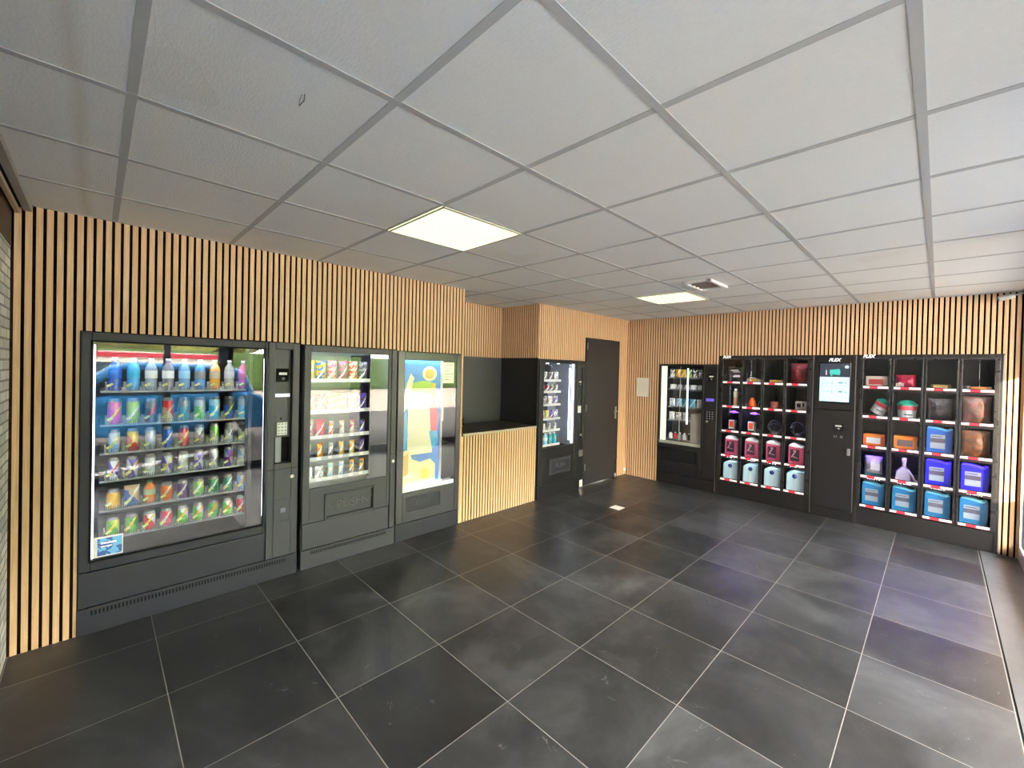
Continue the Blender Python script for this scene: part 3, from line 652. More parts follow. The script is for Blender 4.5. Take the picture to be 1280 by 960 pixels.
MB().box(.514,.676,.26,.27,.492,1.73).build('side_back', mat('side_back', (.05,.05,.06), .5), t)
b = MB().box(.520,.655,.0,.002,1.505,1.720,0)
for i in range(6): b.box(.532,.645-.02*(i % 3),-.001,.0,1.69-i*.03,1.695-i*.03,1)
b.build('paper_notice', [mat('notice_white', (.78,.80,.70), .6), GREYM], t)
b = MB().box(.53,.60,.10,.13,1.10,1.26,0).box(.545,.585,.098,.10,1.12,1.18,1); b.build('price_card', [WHITE, mat('tan_print', (.55,.22,.12), .6)], t)
b = MB().box(.514,.676,.05,.26,.870,.882); b.build('shelf', BLK, t); MB().box(.655,.676,.0,.02,.495,.52).build('corner_clip', BLK2, t)
lamp_or_fill('window_lamp', t, (.33,.008,1.737), (0,0,0), .55, .03, 7); lamp_or_fill('window_lamp', t, (.33,.012,.497), (0,0,0), .40, .02, .6)  # added fill bars at the top and bottom of the window

# ------------------------------------------------------------------ small black machine beside the door
fr = Frame('L', 3.912); W = .985; H = 1.808
t = thing('narrow_snack_machine', 'black vending machine between the counter and the dark door', 'vending machine', fr.loc(), fr.rot)
b = MB(); shell(b, W, H, .70, .0, .03); b.build('cabinet', BLK, t, .003)
b = MB(); b.box(.03,.745,.44,.46,.60,1.79,0); b.box(.03,.034,.03,.44,.60,1.79,0); b.box(.742,.748,.0,.44,.62,1.78,1); b.box(.56,.742,.33,.44,.64,1.53,1); b.build('liner', [NAVY, mat('blue_grey_panel', (.18,.20,.26), .35)], t)
b = MB(); ring(b, .0,.770,.165,1.806, .085,.742,.650,1.762, -.020,.0); b.build('window_door', BLK, t, .004)
MB().box(.085,.742,-.014,-.009,.650,1.762).build('glass', GLASS2, t)
MB().box(.700,.728,-.004,.012,.66,1.76).build('lamp_strip', LEDW, t)
MB().box(0,W,-.014,0,0,.158).build('plinth', BLK, t, .003)
b = MB(); ring(b, .225,.665,.285,.50, .255,.640,.315,.47, -.032,-.0195); b.build('flap_frame', mat('flap_grey', (.030,.030,.034), .35), t, .005)
o = MB().box(.255,.640,-.022,-.0198,.315,.47).build('push_flap', CAB, t); text('push_text', 'PUSH', .08, PUSHM, o, (.45,-.023,.392), extrude=.002)
b = MB(); ring(b, .775,.983,.165,1.806, .815,.955,.70,1.72, -.018,0); b.build('payment_door', BLK, t, .003); MB().box(.815,.955,.015,.02,.70,1.72).box(.930,.955,-.010,.015,.70,1.72).build('recess_panel', mat('panel_sheen', (.03,.035,.035), .15), t)
card_reader(t, .885, 1.50, y=.014); keypad(t, .853,.930,1.07,1.17,.012); lock(t, .89, .76, -.018)
MB().box(.860,.945,-.030,-.018,.45,.545).build('coin_return', STEEL, t, .008)
MB().box(.900,.965,-.018,-.004,.01,.105).build('foot', mat('foot_cream', (.7,.66,.52), .5), t, .004)
for q in (.20, .42): MB().lathe([(0,0),(.02,0),(.02,.006),(0,.006)], 14, M=T(q,.03,1.755)).build('spot', LEDW, t)
lamp_or_fill('window_lamp', t, (.38,.010,1.768), (0,0,0), .62, .04, 5); lamp_or_fill('window_lamp', t, (.69,.04,1.2), (0,PI/2,0), 1.0, .04, 4)  # top bar is added hidden fill, side bar strengthens the light strip
VZ = [1.532, 1.380, 1.207, 1.016, .859, .664]
vi = {0: [('bag','white','grey','white'),('bag','dark','grey','dark'),('bag','brown','dark','brown'),('bag','grey','white','grey')], 1: [('can','dark','brown','small dark'),('can','brown','dark','small brown'),('can','dark','red','small dark red'),('can','black','grey','small black'),('can','brown','silver','small brown silver')],
 2: [('bag','violet','white','violet'),('bag','purple','white','purple'),('bag','white','cream','whitish'),('bag','cream','violet','cream')], 3: [('bag','violet','pink','violet and pink'),('bag','pink','white','pink'),('bag','yellow','lime','yellow'),('bag','purple','violet','dark purple'),('bag','violet','white','pale violet')],
 4: [('bar','silver','white','silver'),('bar','white','silver','white'),('bar','silver','grey','grey'),('bar','white','grey','pale')], 5: [('bot','grey','silver','grey'),('bot','steel','silver','steel blue'),('bot','sky','white','pale blue'),('bot','teal','cyan','teal'),('bot','cyan','teal','cyan')]}
for k, z in enumerate(VZ):
    s = MB().box(.05,.535,.075,.44,z-.014,z-.003).box(.05,.535,.068,.076,z-.018,z+.012).build('shelf', SHELFM, t)
    n = len(vi[k]); st = .46/n
    for i, (kd, a, bc, lb) in enumerate(vi[k]):
        x = .062+st*(i+.5); m = two_tone(c[a], c[bc], c['white'], 2)
        if kd in ('bar', 'bag') and k > 1: spiral(s, x, .08, .25, z-.002, .026)
        nm = {'bag':'snack bag','bar':'snack bar','can':'drink can','bot':'drink bottle'}[kd]
        lab = '%s %s, %s on the %s shelf of the machine by the door' % (lb, nm, ORD[i], ORD[k]); gp = 'goods in the black machine by the door'
        if kd == 'bag': bag(fr, x, .10, z-.002, .09 if n < 5 else .075, .115, .04, m, lab, gp)
        elif kd == 'bar': bag(fr, x, .10, z+.002, .05, .09, .02, m, lab, gp, 'snack_bar', 'snack bar')
        elif kd == 'can': can(fr, x, .11, z-.002, .027, .10, m, lab, gp)
        else: bottle(fr, x, .12, z-.002, .030, .155, mat('vb%d' % i, c[a], .2), WHITE, mat('vbw%d' % i, c[bc], .4), lab, gp)

# ------------------------------------------------------------------ back wall: accessories machine
fr = Frame('B', .566); W = .866; H = 1.803
t = thing('accessory_machine', 'black vending machine on the back wall with a pale light column at its left', 'vending machine', fr.loc(), fr.rot)
b = MB(); shell(b, W, H, .70, .0, .025); b.build('cabinet', BLK, t, .003)
b = MB(); b.box(.025,.665,.42,.44,.58,1.78); b.box(.655,.665,.02,.42,.58,1.78); b.build('liner', mat('slate_liner', (.055,.062,.065), .5), t)
MB().box(.025,.100,.012,.05,.62,1.775).build('light_column', mat('pale_green_light', (.6,.7,.55), .5, emit=(.66,.76,.60), estr=.36), t)
b = MB(); ring(b, .0,.680,.165,1.801, .018,.652,.605,1.785, -.018,0); b.build('window_door', BLK, t, .003)
MB().box(.018,.652,-.012,-.008,.605,1.785).build('glass', GLASS2, t)
MB().box(.020,.650,-.006,.06,.606,.645).build('window_sill', mat('sill_pale', (.35,.38,.33), .4), t)
b = MB(); ring(b, .03,.645,.300,.560, .055,.610,.345,.540, -.034,-.0175); b.box(.055,.610,-.0185,-.017,.345,.54,1); b.build('pickup_bay', [BLK, BLK2], t, .006)
MB().box(.684,.864,-.016,0,.165,1.801).build('payment_door', BLK, t, .002); MB().box(.858,.866,-.020,-.012,.02,1.80).build('side_edge', ALU, t)
MB().box(0,W,-.014,0,0,.158).build('plinth', BLK, t, .002)
MB().box(.715,.825,-.020,-.016,1.282,1.322).build('display', mat('violet_display', (.1,.05,.4), .4, emit=(.12,.08,.50), estr=.42), t)
keypad(t, .715,.830,1.025,1.145,-.016, BLK2); card_reader(t, .78, 1.62, y=-.016); lock(t, .735, .995, -.016)
MB().box(.428,.448,.0,.01,.92,1.745).build('lamp_strip', mat('led_soft', (1,1,1), .5, emit=(.72,.86,1), estr=.7), t); MB().box(.325,.331,.0,.006,.66,1.785).build('pale_strip', mat('strip_pale', (.5,.55,.55), .3), t)  # second box is a thin pale upright strip
lamp_or_fill('window_lamp', t, (.34,.010,1.787), (0,0,0), .58, .04, 5)  # added fill bar concealed above the glass
MB().box(.468,.625,.065,.36,.650,1.07).build('inner_box', mat('inner_grey', (.26,.27,.26), .5), t, .004)
ZS = [1.600, 1.425, 1.160, .953, .674]
si = {0: [('bag','white','grey','white'),('bag','orange','yellow','orange'),('bag','yellow','gold','yellow'),('bag','lime','green','lime'),('bag','white','dark','black and white'),('bag','dark','white','dark checked')],
 1: [('box','white','silver','white'),('box','silver','grey','silver'),('box','white','grey','pale'),('box','silver','white','whitish'),('box','white','silver','bright white')],
 2: [('bag','lblue','white','pale blue'),('bag','steel','sky','steel blue'),('bag','teal','cyan','teal'),('bag','cyan','teal','cyan'),('bag','sky','white','sky blue')],
 3: [('bag','silver','white','silver blister'),('bag','grey','white','grey blister'),('bag','white','silver','white blister'),('bag','silver','grey','dull blister'),('bag','white','grey','pale blister')],
 4: [('jar','white','black','white'),('jar','red','white','red'),('jar','grey','white','grey'),('jar','silver','white','silver'),('jar','black','white','black')]}
for k, z in enumerate(ZS):
    s = MB().box(.108,.640,.085,.42,z-.012,z-.003).box(.108,.640,.080,.086,z-.014,z+.008).build('shelf', GREYM, t) if k < 4 else MB().box(.108,.465,.06,.42,z-.012,z-.003).build('shelf', GREYM, t)
    n = len(si[k]); st = (.52 if k < 4 else .36)/n
    for i, (kd, a, bc, lb) in enumerate(si[k]):
        if k == 3 and i > 2: continue
        x = .115+st*(i+.5); m = two_tone(c[a], c[bc], c['white'], 2)
        lab = '%s %s, %s on the %s shelf, machine left of the lockers' % (lb, {'bag':'packet','box':'carton','jar':'small jar'}[kd], ORD[i], ORD[k]); gp = 'goods in the machine left of the lockers'
        if kd == 'bag': bag(fr, x, .10, z-.002, st*.86, .13, .03, m, lab, gp, 'packet', 'packet'); spiral(s, x, .09, .25, z-.002, .026)
        elif kd == 'box': pack(fr, x, .10, z-.003, .075, .075, .06, m, lab, gp)
        else: bottle(fr, x, .11, z-.002, .027, .10, mat('jar%d' % i, c[a], .3), mat('jarc%d' % i, c[bc], .4), WHITE, lab, gp, False)

# ------------------------------------------------------------------ parcel lockers
ZL = [1.561, 1.231, .895, .558, .228]       # price strips under each row of doors
def locker(u0, W, label, xs, cw, lit):
    H = 1.922; fr = Frame('B', u0)
    t = thing('vending_locker', label, 'locker', fr.loc(), 0, 'locker banks with glass doors')
    b = MB(); shell(b, W, H, .60, 0, .02)
    for k in range(5): b.box(.02, W-.02, .005, .58, ZL[k]-.018, ZL[k]-.006)
    ed = [.02]+[(xs[i]+cw+xs[i+1])/2 for i in range(3)]+[W-.02]
    for e in ed[1:-1]: b.box(e-.008, e+.008, .005, .58, .20, H-.02)
    b.box(.02, W-.02, -.004, .01, .0, .195); b.box(.0, .03, -.012, .0, 0, H); b.box(W-.03, W, -.012, 0, 0, H); b.box(.03, W-.03, -.012, 0, H-.035, H)
    b.build('cabinet', BLK, t, .002)
    MB().box(W-.007, W+.0, -.016, -.010, .02, H-.01).build('edge_profile', ALU, t)
    for k in range(5):
        ztop = (ZL[k-1]-.022) if k else 1.885
        for i in range(4):
            x0 = ed[i]+.006; x1 = ed[i+1]-.006; z0 = ZL[k]-.020; g0 = ZL[k]+.020
            bb = MB(); ring(bb, x0, x1, z0, ztop, xs[i]-.002, xs[i]+cw+.002, g0, ztop-.018, -.020, -.013)
            d = bb.build('door', mat('door_frame_black', (.016,.016,.018), .28), t, .0015)
            MB().box(xs[i]-.002, xs[i]+cw+.002, -.018, -.015, g0, ztop-.018).build('door_glass', GLASS2, d)
            p = MB(); p.box(xs[i], xs[i]+cw*.25, -.0225,-.0198, ZL[k]-.011, ZL[k]+.011, 0); p.box(xs[i]+cw*.25, xs[i]+cw*.58, -.0225,-.0198, ZL[k]-.011, ZL[k]+.011, 1); p.box(xs[i]+cw*.58, xs[i]+cw, -.0225,-.0198, ZL[k]-.011, ZL[k]+.011, 0)
            p.box(xs[i], xs[i]+cw, -.0215,-.0198, ZL[k]-.017, ZL[k]-.0105, 2)
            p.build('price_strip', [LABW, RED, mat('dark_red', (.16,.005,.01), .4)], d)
            if (k, i) in lit: MB().box(xs[i]+.03, xs[i]+cw-.03, .03, .045, ztop-.012, ztop-.008).build('cell_lamp_or_fill', LEDV, t)
            else: MB().box(xs[i]+.05, xs[i]+cw-.05, .03, .036, ztop-.012, ztop-.009).build('cell_lamp_or_fill', FILLC, t)  # added fill strip brightening the goods; only violet cells have a lamp
    text('logo_text', 'FLEX', .046, LOGO, t, (.098, -.014, 1.905), shear=.35, bold=.0012)
    return fr, t
def place(name, fr, x, d, z, label, cat, group=None, rz=0): return thing(name, label, cat, fr.loc(x, d, z+.001), rz, group)
XS1 = [.060+.2535*i for i in range(4)]; LW1 = 1.098; U1 = 1.446
XS2 = [.061+.2570*i for i in range(4)]; LW2 = 1.105; U2 = 2.953
f1, L1 = locker(U1, LW1, 'black locker bank with pink and pale blue canisters, left of the touch screen', XS1, .213, {(2,0),(2,1)})
f2, L2 = locker(U2, LW2, 'black locker bank with blue jerrycans, right of the touch screen', XS2, .213, {(3,0),(3,1),(3,2),(3,3)})
def jerry(fr, x, k, body, top, lab1, label, group, w=.175, h=.235, flip=False, th=.13):
    z = ZL[k]-.006; t = place('jerrycan', fr, x, .06, z, label, 'jerrycan', group)
    s = -1 if flip else 1
    prof = [(-w/2,0),(w/2,0),(w/2,h*.93),(w*.40,h*.93),(w*.36,h*.885),(w*.22,h*.885),(w*.08,h*.93),(-w*.20,h*.96),(-w*.44,h*.975),(-w/2,h*.93)]
    MB().prism(prof, 0, th).build('canister_body', body, t, .009, 3)
    MB().prism([(-w*.47,h*.95),(-w*.20,h*.935),(w*.06,h*.905),(w*.21,h*.865),(w*.37,h*.865),(w*.41,h*.915),(w*.485,h*.915),(w*.485,h*.955),(w*.39,h*.955),(w*.34,h*.905),(w*.23,h*.905),(w*.08,h*.955),(-w*.18,h*.99),(-w*.43,h*1.005)], -.004, th+.004).build('handle', top, t, .003)
    MB().lathe([(0,0),(.019,0),(.019,.014),(0,.014)], 16, M=T(w*.29, th*.3, h*.885)).build('cap', top, t)
    o = MB().box(-w*.34, w*.22, -.0012, .001, h*.20, h*.72, 0).box(-w*.34, w*.22, -.0022, -.001, h*.42, h*.58, 1).box(-w*.30, w*.10, -.0022,-.001, h*.63, h*.66, 1)
    o.build('label', lab1, t); return t
PINK = mat('pink_canister', (.62,.10,.24), .35); PINKD = mat('pink_label_dark', (.05,.02,.04), .5); WH2 = mat('translucent_white', (.72,.74,.78), .4)
LB = mat('pale_blue_canister', (.48,.74,.84), .3); BLU = mat('blue_canister', (.015,.18,.42), .35); BLUT = mat('blue_canister_top', (.16,.50,.64), .35)
VBL = mat('ultramarine_canister', (.02,.02,.72), .35); RBL = mat('royal_canister', (.015,.11,.50), .35); LAB = mat('label_grey', (.30,.37,.45), .5); LABD = mat('label_photo', (.10,.10,.14), .5)
for i in range(4):
    t = place('jerrycan', f1, XS1[i]+.108, .05, ZL[3]-.006, 'pink canister with white top, %s from left in the left locker bank' % ORD[i], 'jerrycan', 'pink canisters in the left locker bank')
    w_, h_ = .17, .27; MB().prism([(-w_/2,0),(w_/2,0),(w_/2,h_*.86),(w_*.46,h_*.875),(-w_*.46,h_*.875),(-w_/2,h_*.86)], 0, .15).build('canister_body', PINK, t, .010, 3)
    MB().prism([(-w_/2,h_*.84),(w_/2,h_*.79),(w_*.5,h_*.93),(w_*.36,h_*.87),(w_*.20,h_*.90),(0,h_*.97),(-w_*.25,h_*1.0),(-w_*.42,h_*.95)], -.004, .154).build('shoulder', WH2, t, .006)
    b = MB().box(-w_*.36, w_*.20, -.0015,.001, h_*.18, h_*.72, 0); b.box(-.006,.006,-.003,-.001,-.045,.045,1,M=T(-.026,0,h_*.50,ry=.5)); b.box(-.030,.030,-.003,-.001,-.004,.004,1,M=T(-.010,0,h_*.36,ry=.3)); b.box(-.03,.0,-.003,-.001,h_*.62,h_*.68,1)
    b.build('label', [PINKD, mat('pink_print', (.6,.42,.50), .5)], t)
    b = MB()
    for q in range(9): b.box(w_*.30, w_*.42, -.0012,.001, h_*.16+q*.018, h_*.16+q*.018+.006)
    b.build('level_marks', mat('pink_light', (.72,.30,.42), .4), t)
    t = place('canister', f1, XS1[i]+.106, .05, ZL[4]-.006, 'pale blue canister with round blue sticker, %s from left in the left locker bank' % ORD[i], 'canister', 'pale blue canisters in the left locker bank')
    w_, h_ = .198, .255; MB().prism([(-w_/2,0.0),(w_/2,0.0),(w_/2,h_*.99),(-w_*.12,h_),(-w_*.30,h_*.95),(-w_/2,h_*.84)], 0, .15).build('canister_body', LB, t, .014, 3)
    MB().lathe([(0,0),(.027,0),(.027,.003),(0,.003)], 24, M=T(-.005,-.0005,h_*.74,rx=PI/2)).build('round_sticker', mat('navy_sticker', (.01,.04,.28), .4), t)
    MB().prism([(-.016,.01),(.016,.01),(.007,.06),(.007,h_*.55),(-.007,h_*.55),(-.007,.06)], -.002, .0).build('white_stripe', mat('milky', (.66,.80,.86), .4), t)
jerry_g = 'blue jerrycans in the right locker bank'
for i in range(4): jerry(f2, XS2[i]+.106, 4, BLU, BLUT, [LAB, LABD], 'teal blue jerrycan with grey label, %s from left in the bottom row' % ORD[i], jerry_g, .198, .262)
for i in (2, 3): jerry(f2, XS2[i]+.106, 3, VBL, mat('violet_top', (.10,.10,.85), .35), [LAB, LABD], 'ultramarine jerrycan in violet light, %s' % ('left one of the pair' if i == 2 else 'at the right edge of the locker bank'), jerry_g, .198, .272)
jerry(f2, XS2[2]+.106, 2, RBL, mat('sky_top', (.10,.40,.75), .35), [LAB, LABD], 'royal blue jerrycan alone in the third row of the right locker bank', None, .196, .278)
# left bank, rows 1 to 3
def box_item(fr, x, k, w, h, th, mats, label, name='carton', rz=0, d=.06, extra=None):
    t = place(name, fr, x, d, ZL[k]-.006, label, 'box', None, rz); MB().box(-w/2,w/2,0,th,0,h).build('carton_body', mats[0], t, .003)
    b = MB().box(-w*.36,w*.30,-.0015,0,h*.28,h*.74)
    b.build('printed_panel', mats[1], t)
    if len(mats) > 2: MB().box(-w*.5,-w*.38,-.0016,0,h*.05,h*.95).box(w*.34,w*.5,-.0016,0,h*.05,h*.95).build('side_print', mats[2], t)
    return t
M_ = lambda n, col, r=.5: mat(n, col, r)
t = box_item(f1, XS1[0]+.12, 0, .16, .215, .12, [M_('ink_box', (.035,.035,.04)), M_('dim_box', (.06,.06,.07))], 'dark carton with white lettering bars in the top left locker')
MB().box(-.045,.05,-.003,-.0015,.165,.175).box(-.02,.07,-.003,-.0015,.145,.152).box(-.02,.075,-.003,-.0015,.08,.095).box(.0,.07,-.003,-.0015,.098,.106).build('white_print', LABW, t)
t = place('wrapped_tool', f1, XS1[1]+.11, .05, ZL[0]-.006, 'low yellow and white wedge-shaped packet, second locker of the top row', 'packet')
MB().prism([(-.09,0),(.09,0),(.09,.045),(.02,.065),(-.045,.085),(-.08,.05)], 0, .12).build('wedge', mat('pale_wrap', (.62,.62,.55), .4), t, .004); MB().prism([(-.04,.004),(.045,.004),(.05,.055),(-.04,.075)], -.002, 0).build('yellow_print', mat('amber', (.78,.45,.04), .4), t)
box_item(f1, XS1[2]+.115, 0, .15, .055, .10, [M_('amber_box', (.72,.45,.05)), M_('amber_dark', (.60,.28,.03)), M_('amber_pale', (.62,.60,.50))], 'low yellow carton, third locker of the top row')
def sack(fr, x, k, w, h, th, m, label, name='textile_bag', cat='bag', d=.11):
    o = pillow_mesh(w, h, th, 12, 12, seed=x*9+k).build(name, m); o.location = fr.loc(x, d, ZL[k]-.005); return tag(o, label, cat)
def folds(name, a, b_, sc_=18):
    g = NG(name); P = g.obj(); n = g.noise(P, sc_, 5, .6, 1.5); g.l.new(g.ramp(n, [(.35, (*a,1)), (.62, (*b_,1))]), g.b.inputs['Base Color']); g.b.inputs['Roughness'].default_value = .4; g.bump(n, .6, .02); return g.m
sack(f1, XS1[3]+.11, 0, .20, .27, .10, folds('red_film', (.35,.01,.02), (.12,.03,.04)), 'crumpled dark red bag in the top right locker of the left bank')
t = place('spray_bottle', f1, XS1[0]+.135, .09, ZL[1]-.006, 'white and orange cylindrical bottle, first locker of the second row', 'bottle')
MB().lathe([(.026,0),(.030,.006),(.030,.20),(.022,.215)], 20).build('bottle_body', mat('cream_bottle', (.75,.70,.60), .35), t); MB().lathe([(.0305,.03),(.0305,.13)], 20, cap=False).build('wrapper', mat('peach', (.75,.42,.25), .4), t); MB().lathe([(.018,.212),(.018,.245),(0,.248)], 16).build('cap', WHITE, t)
t = place('orange_funnel', f1, XS1[1]+.085, .10, ZL[1]-.006, 'bright orange cone-shaped item, second locker of the second row', 'cone')
MB().lathe([(.052,0),(.054,.02),(.046,.07),(.030,.11),(.012,.135),(0,.14)], 22).build('cone_body', mat('bright_orange', (.85,.13,.01), .4), t); MB().tube([(.075,0,0),(.075,0,.06),(.095,0,.10)], .005, 6).build('hook', STEEL, t)
t = place('cloth_roll', f1, XS1[2]+.09, .12, ZL[1]-.006, 'salmon cloth roll beside a brown wedge, third locker of the second row', 'roll')
MB().lathe([(.044,0),(.046,.01),(.046,.085),(.040,.10),(.0,.102)], 20).build('roll_body', folds('salmon', (.70,.22,.18), (.50,.14,.12)), t); MB().prism([(.04,0),(.12,0),(.045,.06)], -.01, .05).build('wedge', mat('brick_brown', (.25,.08,.06), .6), t, .003)
t = place('pressure_gauge_set', f1, XS1[3]+.145, .06, ZL[1]-.006, 'grey boxed device with a square display, fourth locker of the second row', 'device')
MB().box(-.065,.06,0,.08,.02,.125).build('device_body', mat('device_grey', (.45,.45,.42), .5), t, .004); MB().box(-.048,-.005,-.0015,0,.05,.10).box(.012,.03,-.0015,0,.06,.11).build('display', BLK2, t); MB().box(-.09,.06,-.002,.09,0,.02).build('base', mat('device_brown', (.10,.05,.04), .6), t)
for i in range(2):
    t = place('boxed_bulb', f1, XS1[i]+(.095 if i == 0 else .085), .07, ZL[2]-.006, 'small red and white box in violet light, %s locker of the third row' % ORD[i], 'box', 'red boxes in violet light')
    MB().box(-.036,.036,0,.05,.03,.15).build('carton_body', WHITE, t, .002); MB().box(-.028,.026,-.0015,0,.055,.135).build('red_print', mat('coral', (.80,.10,.04), .4), t); MB().box(.036,.052,.0,.05,0,.148).build('side_flap', mat('olive_side', (.25,.25,.16), .5), t); MB().box(-.02,.02,0,.05,0,.03).build('foot', BLK2, t); t = thing('violet_spot_lamp', 'small violet lamp glowing above the red box, %s locker of the third row' % ORD[i], 'lamp', f1.loc(XS1[i]+.13, .05, ZL[2]+.245)); MB().lathe([(0,0),(.030,.004),(.036,.016),(.024,.028),(0,.03)], 18).build('lamp_glow', mat('violet_glow', (.3,.1,.9), .4, emit=(.30,.08,1), estr=.9), t); MB().box(-.05,.06,-.006,.006,.008,.016).build('arm', mat('lamp_arm', (.75,.6,.9), .4, emit=(.8,.6,1), estr=.3), t)
for i in (2, 3):
    t = place('cable_bundle', f1, XS1[i]+.107, .10, ZL[2]-.006, 'coiled dark cable in clear film, %s locker of the third row' % ORD[i], 'cable', 'coiled cables in the left bank')
    for q, (rx_, cz) in enumerate(((.075,.11),(.062,.12),(.050,.10))):
        MB().tube([(rx_*math.cos(a*PI/10), .01*q+.01*math.sin(a*1.7), cz+rx_*1.15*math.sin(a*PI/10)) for a in range(21)], .007, 8).build('cable_loop', mat('blue_black_cable', (.07,.07,.16), .25), t)
    MB().box(-.03,.04,-.016,-.010,.02,.045).build('tag', mat('dim_tag', (.25,.25,.30), .4), t)
# right bank, rows 1 to 4
t = box_item(f2, XS2[0]+.105, 0, .185, .130, .12, [M_('cream_frame', (.62,.55,.50)), M_('brick_red', (.42,.05,.05))], 'carton with a cream border and red picture, top left locker of the right bank')
t = place('patterned_bag', f2, XS2[1]+.09, .06, ZL[0]-.006, 'crimson bag with zebra-striped corner, second locker of the top row', 'bag')
pillow_mesh(.17,.15,.08,10,10,3).build('bag_body', folds('crimson', (.50,.01,.06), (.25,.01,.03), 9), t)
b = MB()
for q in range(5): b.box(-.075+q*.014,-.067+q*.014,-.045,-.040,.01,.07-.006*abs(q-2))
b.build('stripes', WHITE, t)
box_item(f2, XS2[2]+.105, 0, .15, .055, .10, [M_('gold_low', (.50,.32,.10)), M_('gold_pale', (.72,.60,.25)), M_('low_dark', (.12,.10,.08))], 'low gold carton, third locker of the top row')  # paler gold print on the front
t = place('boxed_plug_set', f2, XS2[3]+.11, .07, ZL[0]-.006, 'low orange and brown packet with a grey plug, top right locker', 'packet')
MB().box(-.05,.09,0,.09,0,.045).build('packet_body', mat('rust', (.55,.22,.08), .5), t, .003); MB().lathe([(0,0),(.024,0),(.026,.045),(.018,.055),(0,.056)], 16, M=T(-.075,.03,0)).build('plug', GREYM, t); MB().box(-.03,.02,-.0015,0,.008,.03).box(.04,.06,-.0015,0,.01,.034).build('orange_print', mat('hot_orange', (.85,.28,.04), .5), t)
def bucket(x, label, tilt):
    t = place('bucket', f2, x, .115, ZL[1]-.006+(.042 if tilt else 0), label, 'bucket', 'white buckets with green lids'); t.rotation_euler = (0, tilt, 0); t.scale = (.88,.88,.88) if tilt else (1,1,1)
    MB().lathe([(.070,0),(.072,.004),(.082,.145),(.084,.15)], 28).build('pail', mat('pail_white', (.72,.76,.78), .4), t)
    MB().lathe([(.0815,.10),(.084,.142)], 28, cap=False).build('red_band', mat('band_red', (.66,.06,.10), .45), t)
    MB().lathe([(.089,.15),(.089,.162),(.080,.165),(.050,.20),(0,.205)], 28).build('lid', mat('lid_green', (.02,.36,.24), .35), t)
    MB().box(-.02,.05,-.0800,-.0765,.045,.06).build('print', GREYM, t)
bucket(XS2[0]+.105, 'white bucket with green lid lying tilted, first locker of the second row', .55); bucket(XS2[1]+.105, 'white bucket with green lid standing upright, second locker of the second row', 0)
sack(f2, XS2[2]+.105, 1, .20, .24, .09, folds('black_film', (.03,.025,.03), (.08,.07,.08)), 'black film bag, third locker of the second row')
sack(f2, XS2[3]+.105, 1, .205, .275, .09, folds('rosy_film', (.28,.10,.09), (.17,.14,.12), 14), 'pinkish brown film bag, right end of the second row')
sack(f2, XS2[3]+.105, 2, .205, .27, .09, folds('rust_film', (.28,.075,.02), (.08,.07,.05), 12), 'rust and olive film bag, right end of the third row')
t = box_item(f2, XS2[0]+.10, 2, .185, .140, .13, [M_('orange_carton', (.75,.20,.02)), M_('white_sheet', (.62,.68,.74)), M_('orange_b', (.62,.12,.02))], 'orange carton with white label, first locker of the third row')
t = box_item(f2, XS2[1]+.105, 2, .19, .150, .13, [M_('orange_carton', (.75,.20,.02)), M_('photo_dark', (.14,.10,.12)), M_('orange_c', (.55,.16,.03))], 'orange carton with dark picture, second locker of the third row')
t = place('cleaning_cloths', f2, XS2[0]+.10, .09, ZL[3]+.024, 'white cloth pack in violet light, first locker of the fourth row', 'cloth pack')
pillow_mesh(.16,.20,.10,10,10,5).build('cloth_body', folds('white_cloth', (.50,.52,.60), (.30,.34,.42)), t); MB().box(-.02,.06,-.052,-.046,.05,.13).build('label', mat('grey_label', (.55,.57,.66), .5), t); MB().box(-.07,.07,-.04,.04,-.027,.004).build('tray', mat('teal_tray', (.02,.12,.16), .5), t, .003)
t = place('spray_cleaner', f2, XS2[1]+.10, .10, ZL[3]-.006, 'white trigger spray bottle in violet light, second locker of the fourth row', 'spray bottle')
MB().prism([(-.075,0),(.06,0),(.045,.10),(.02,.15),(-.02,.15),(-.065,.10)], -.03, .03).build('bottle_body', mat('spray_white', (.42,.42,.52), .4), t, .012, 3); MB().lathe([(.016,.148),(.016,.20),(.020,.205),(.020,.245),(0,.25)], 16).build('trigger_head', WHITE, t)
MB().tube([(.03,-.02,.13),(.065,-.02,.07),(.085,-.02,.02),(.11,-.02,.012)], .010, 8).build('hose', WHITE, t)

# ------------------------------------------------------------------ kiosk
fr = Frame('B', 2.547); t = thing('touch_screen_kiosk', 'narrow black kiosk with a lit touch screen between the two locker banks', 'kiosk', fr.loc()); W = .402
b = MB(); shell(b, W, 1.922, .55, 0, .02); b.box(0,W,-.006,0,0,.115); b.build('cabinet', BLK, t, .002)
MB().box(.006,W-.006,-.014,0,1.284,1.918).build('upper_door', BLK, t, .003); MB().box(.006,W-.010,-.014,0,.12,1.276).build('lower_door', BLK, t, .003); MB().box(W-.009,W-.001,-.018,-.010,.12,1.915).build('edge_profile', ALU, t)
o = MB().box(.052,.350,-.019,-.013,1.360,1.835).build('screen', mat('screen_bezel', (.008,.008,.010), .15), t, .002)
MB().box(.060,.342,-.0205,-.019,1.378,1.665).build('menu_page', mat('screen_cyan', (.3,.5,.6), .3, emit=(.42,.78,.95), estr=.42), o)
MB().box(.060,.342,-.0205,-.019,1.665,1.825).build('advert_page', mat('screen_dark', (.02,.02,.03), .3, emit=(.035,.045,.06), estr=.42), o)
TE = mat('screen_teal', (.0,.1,.1), .3, emit=(.10,.62,.52), estr=.42); SD = mat('screen_item', (.02,.1,.1), .3, emit=(.05,.22,.26), estr=.42); SW = mat('screen_white', (.1,.1,.1), .3, emit=(.75,.85,1), estr=.42)
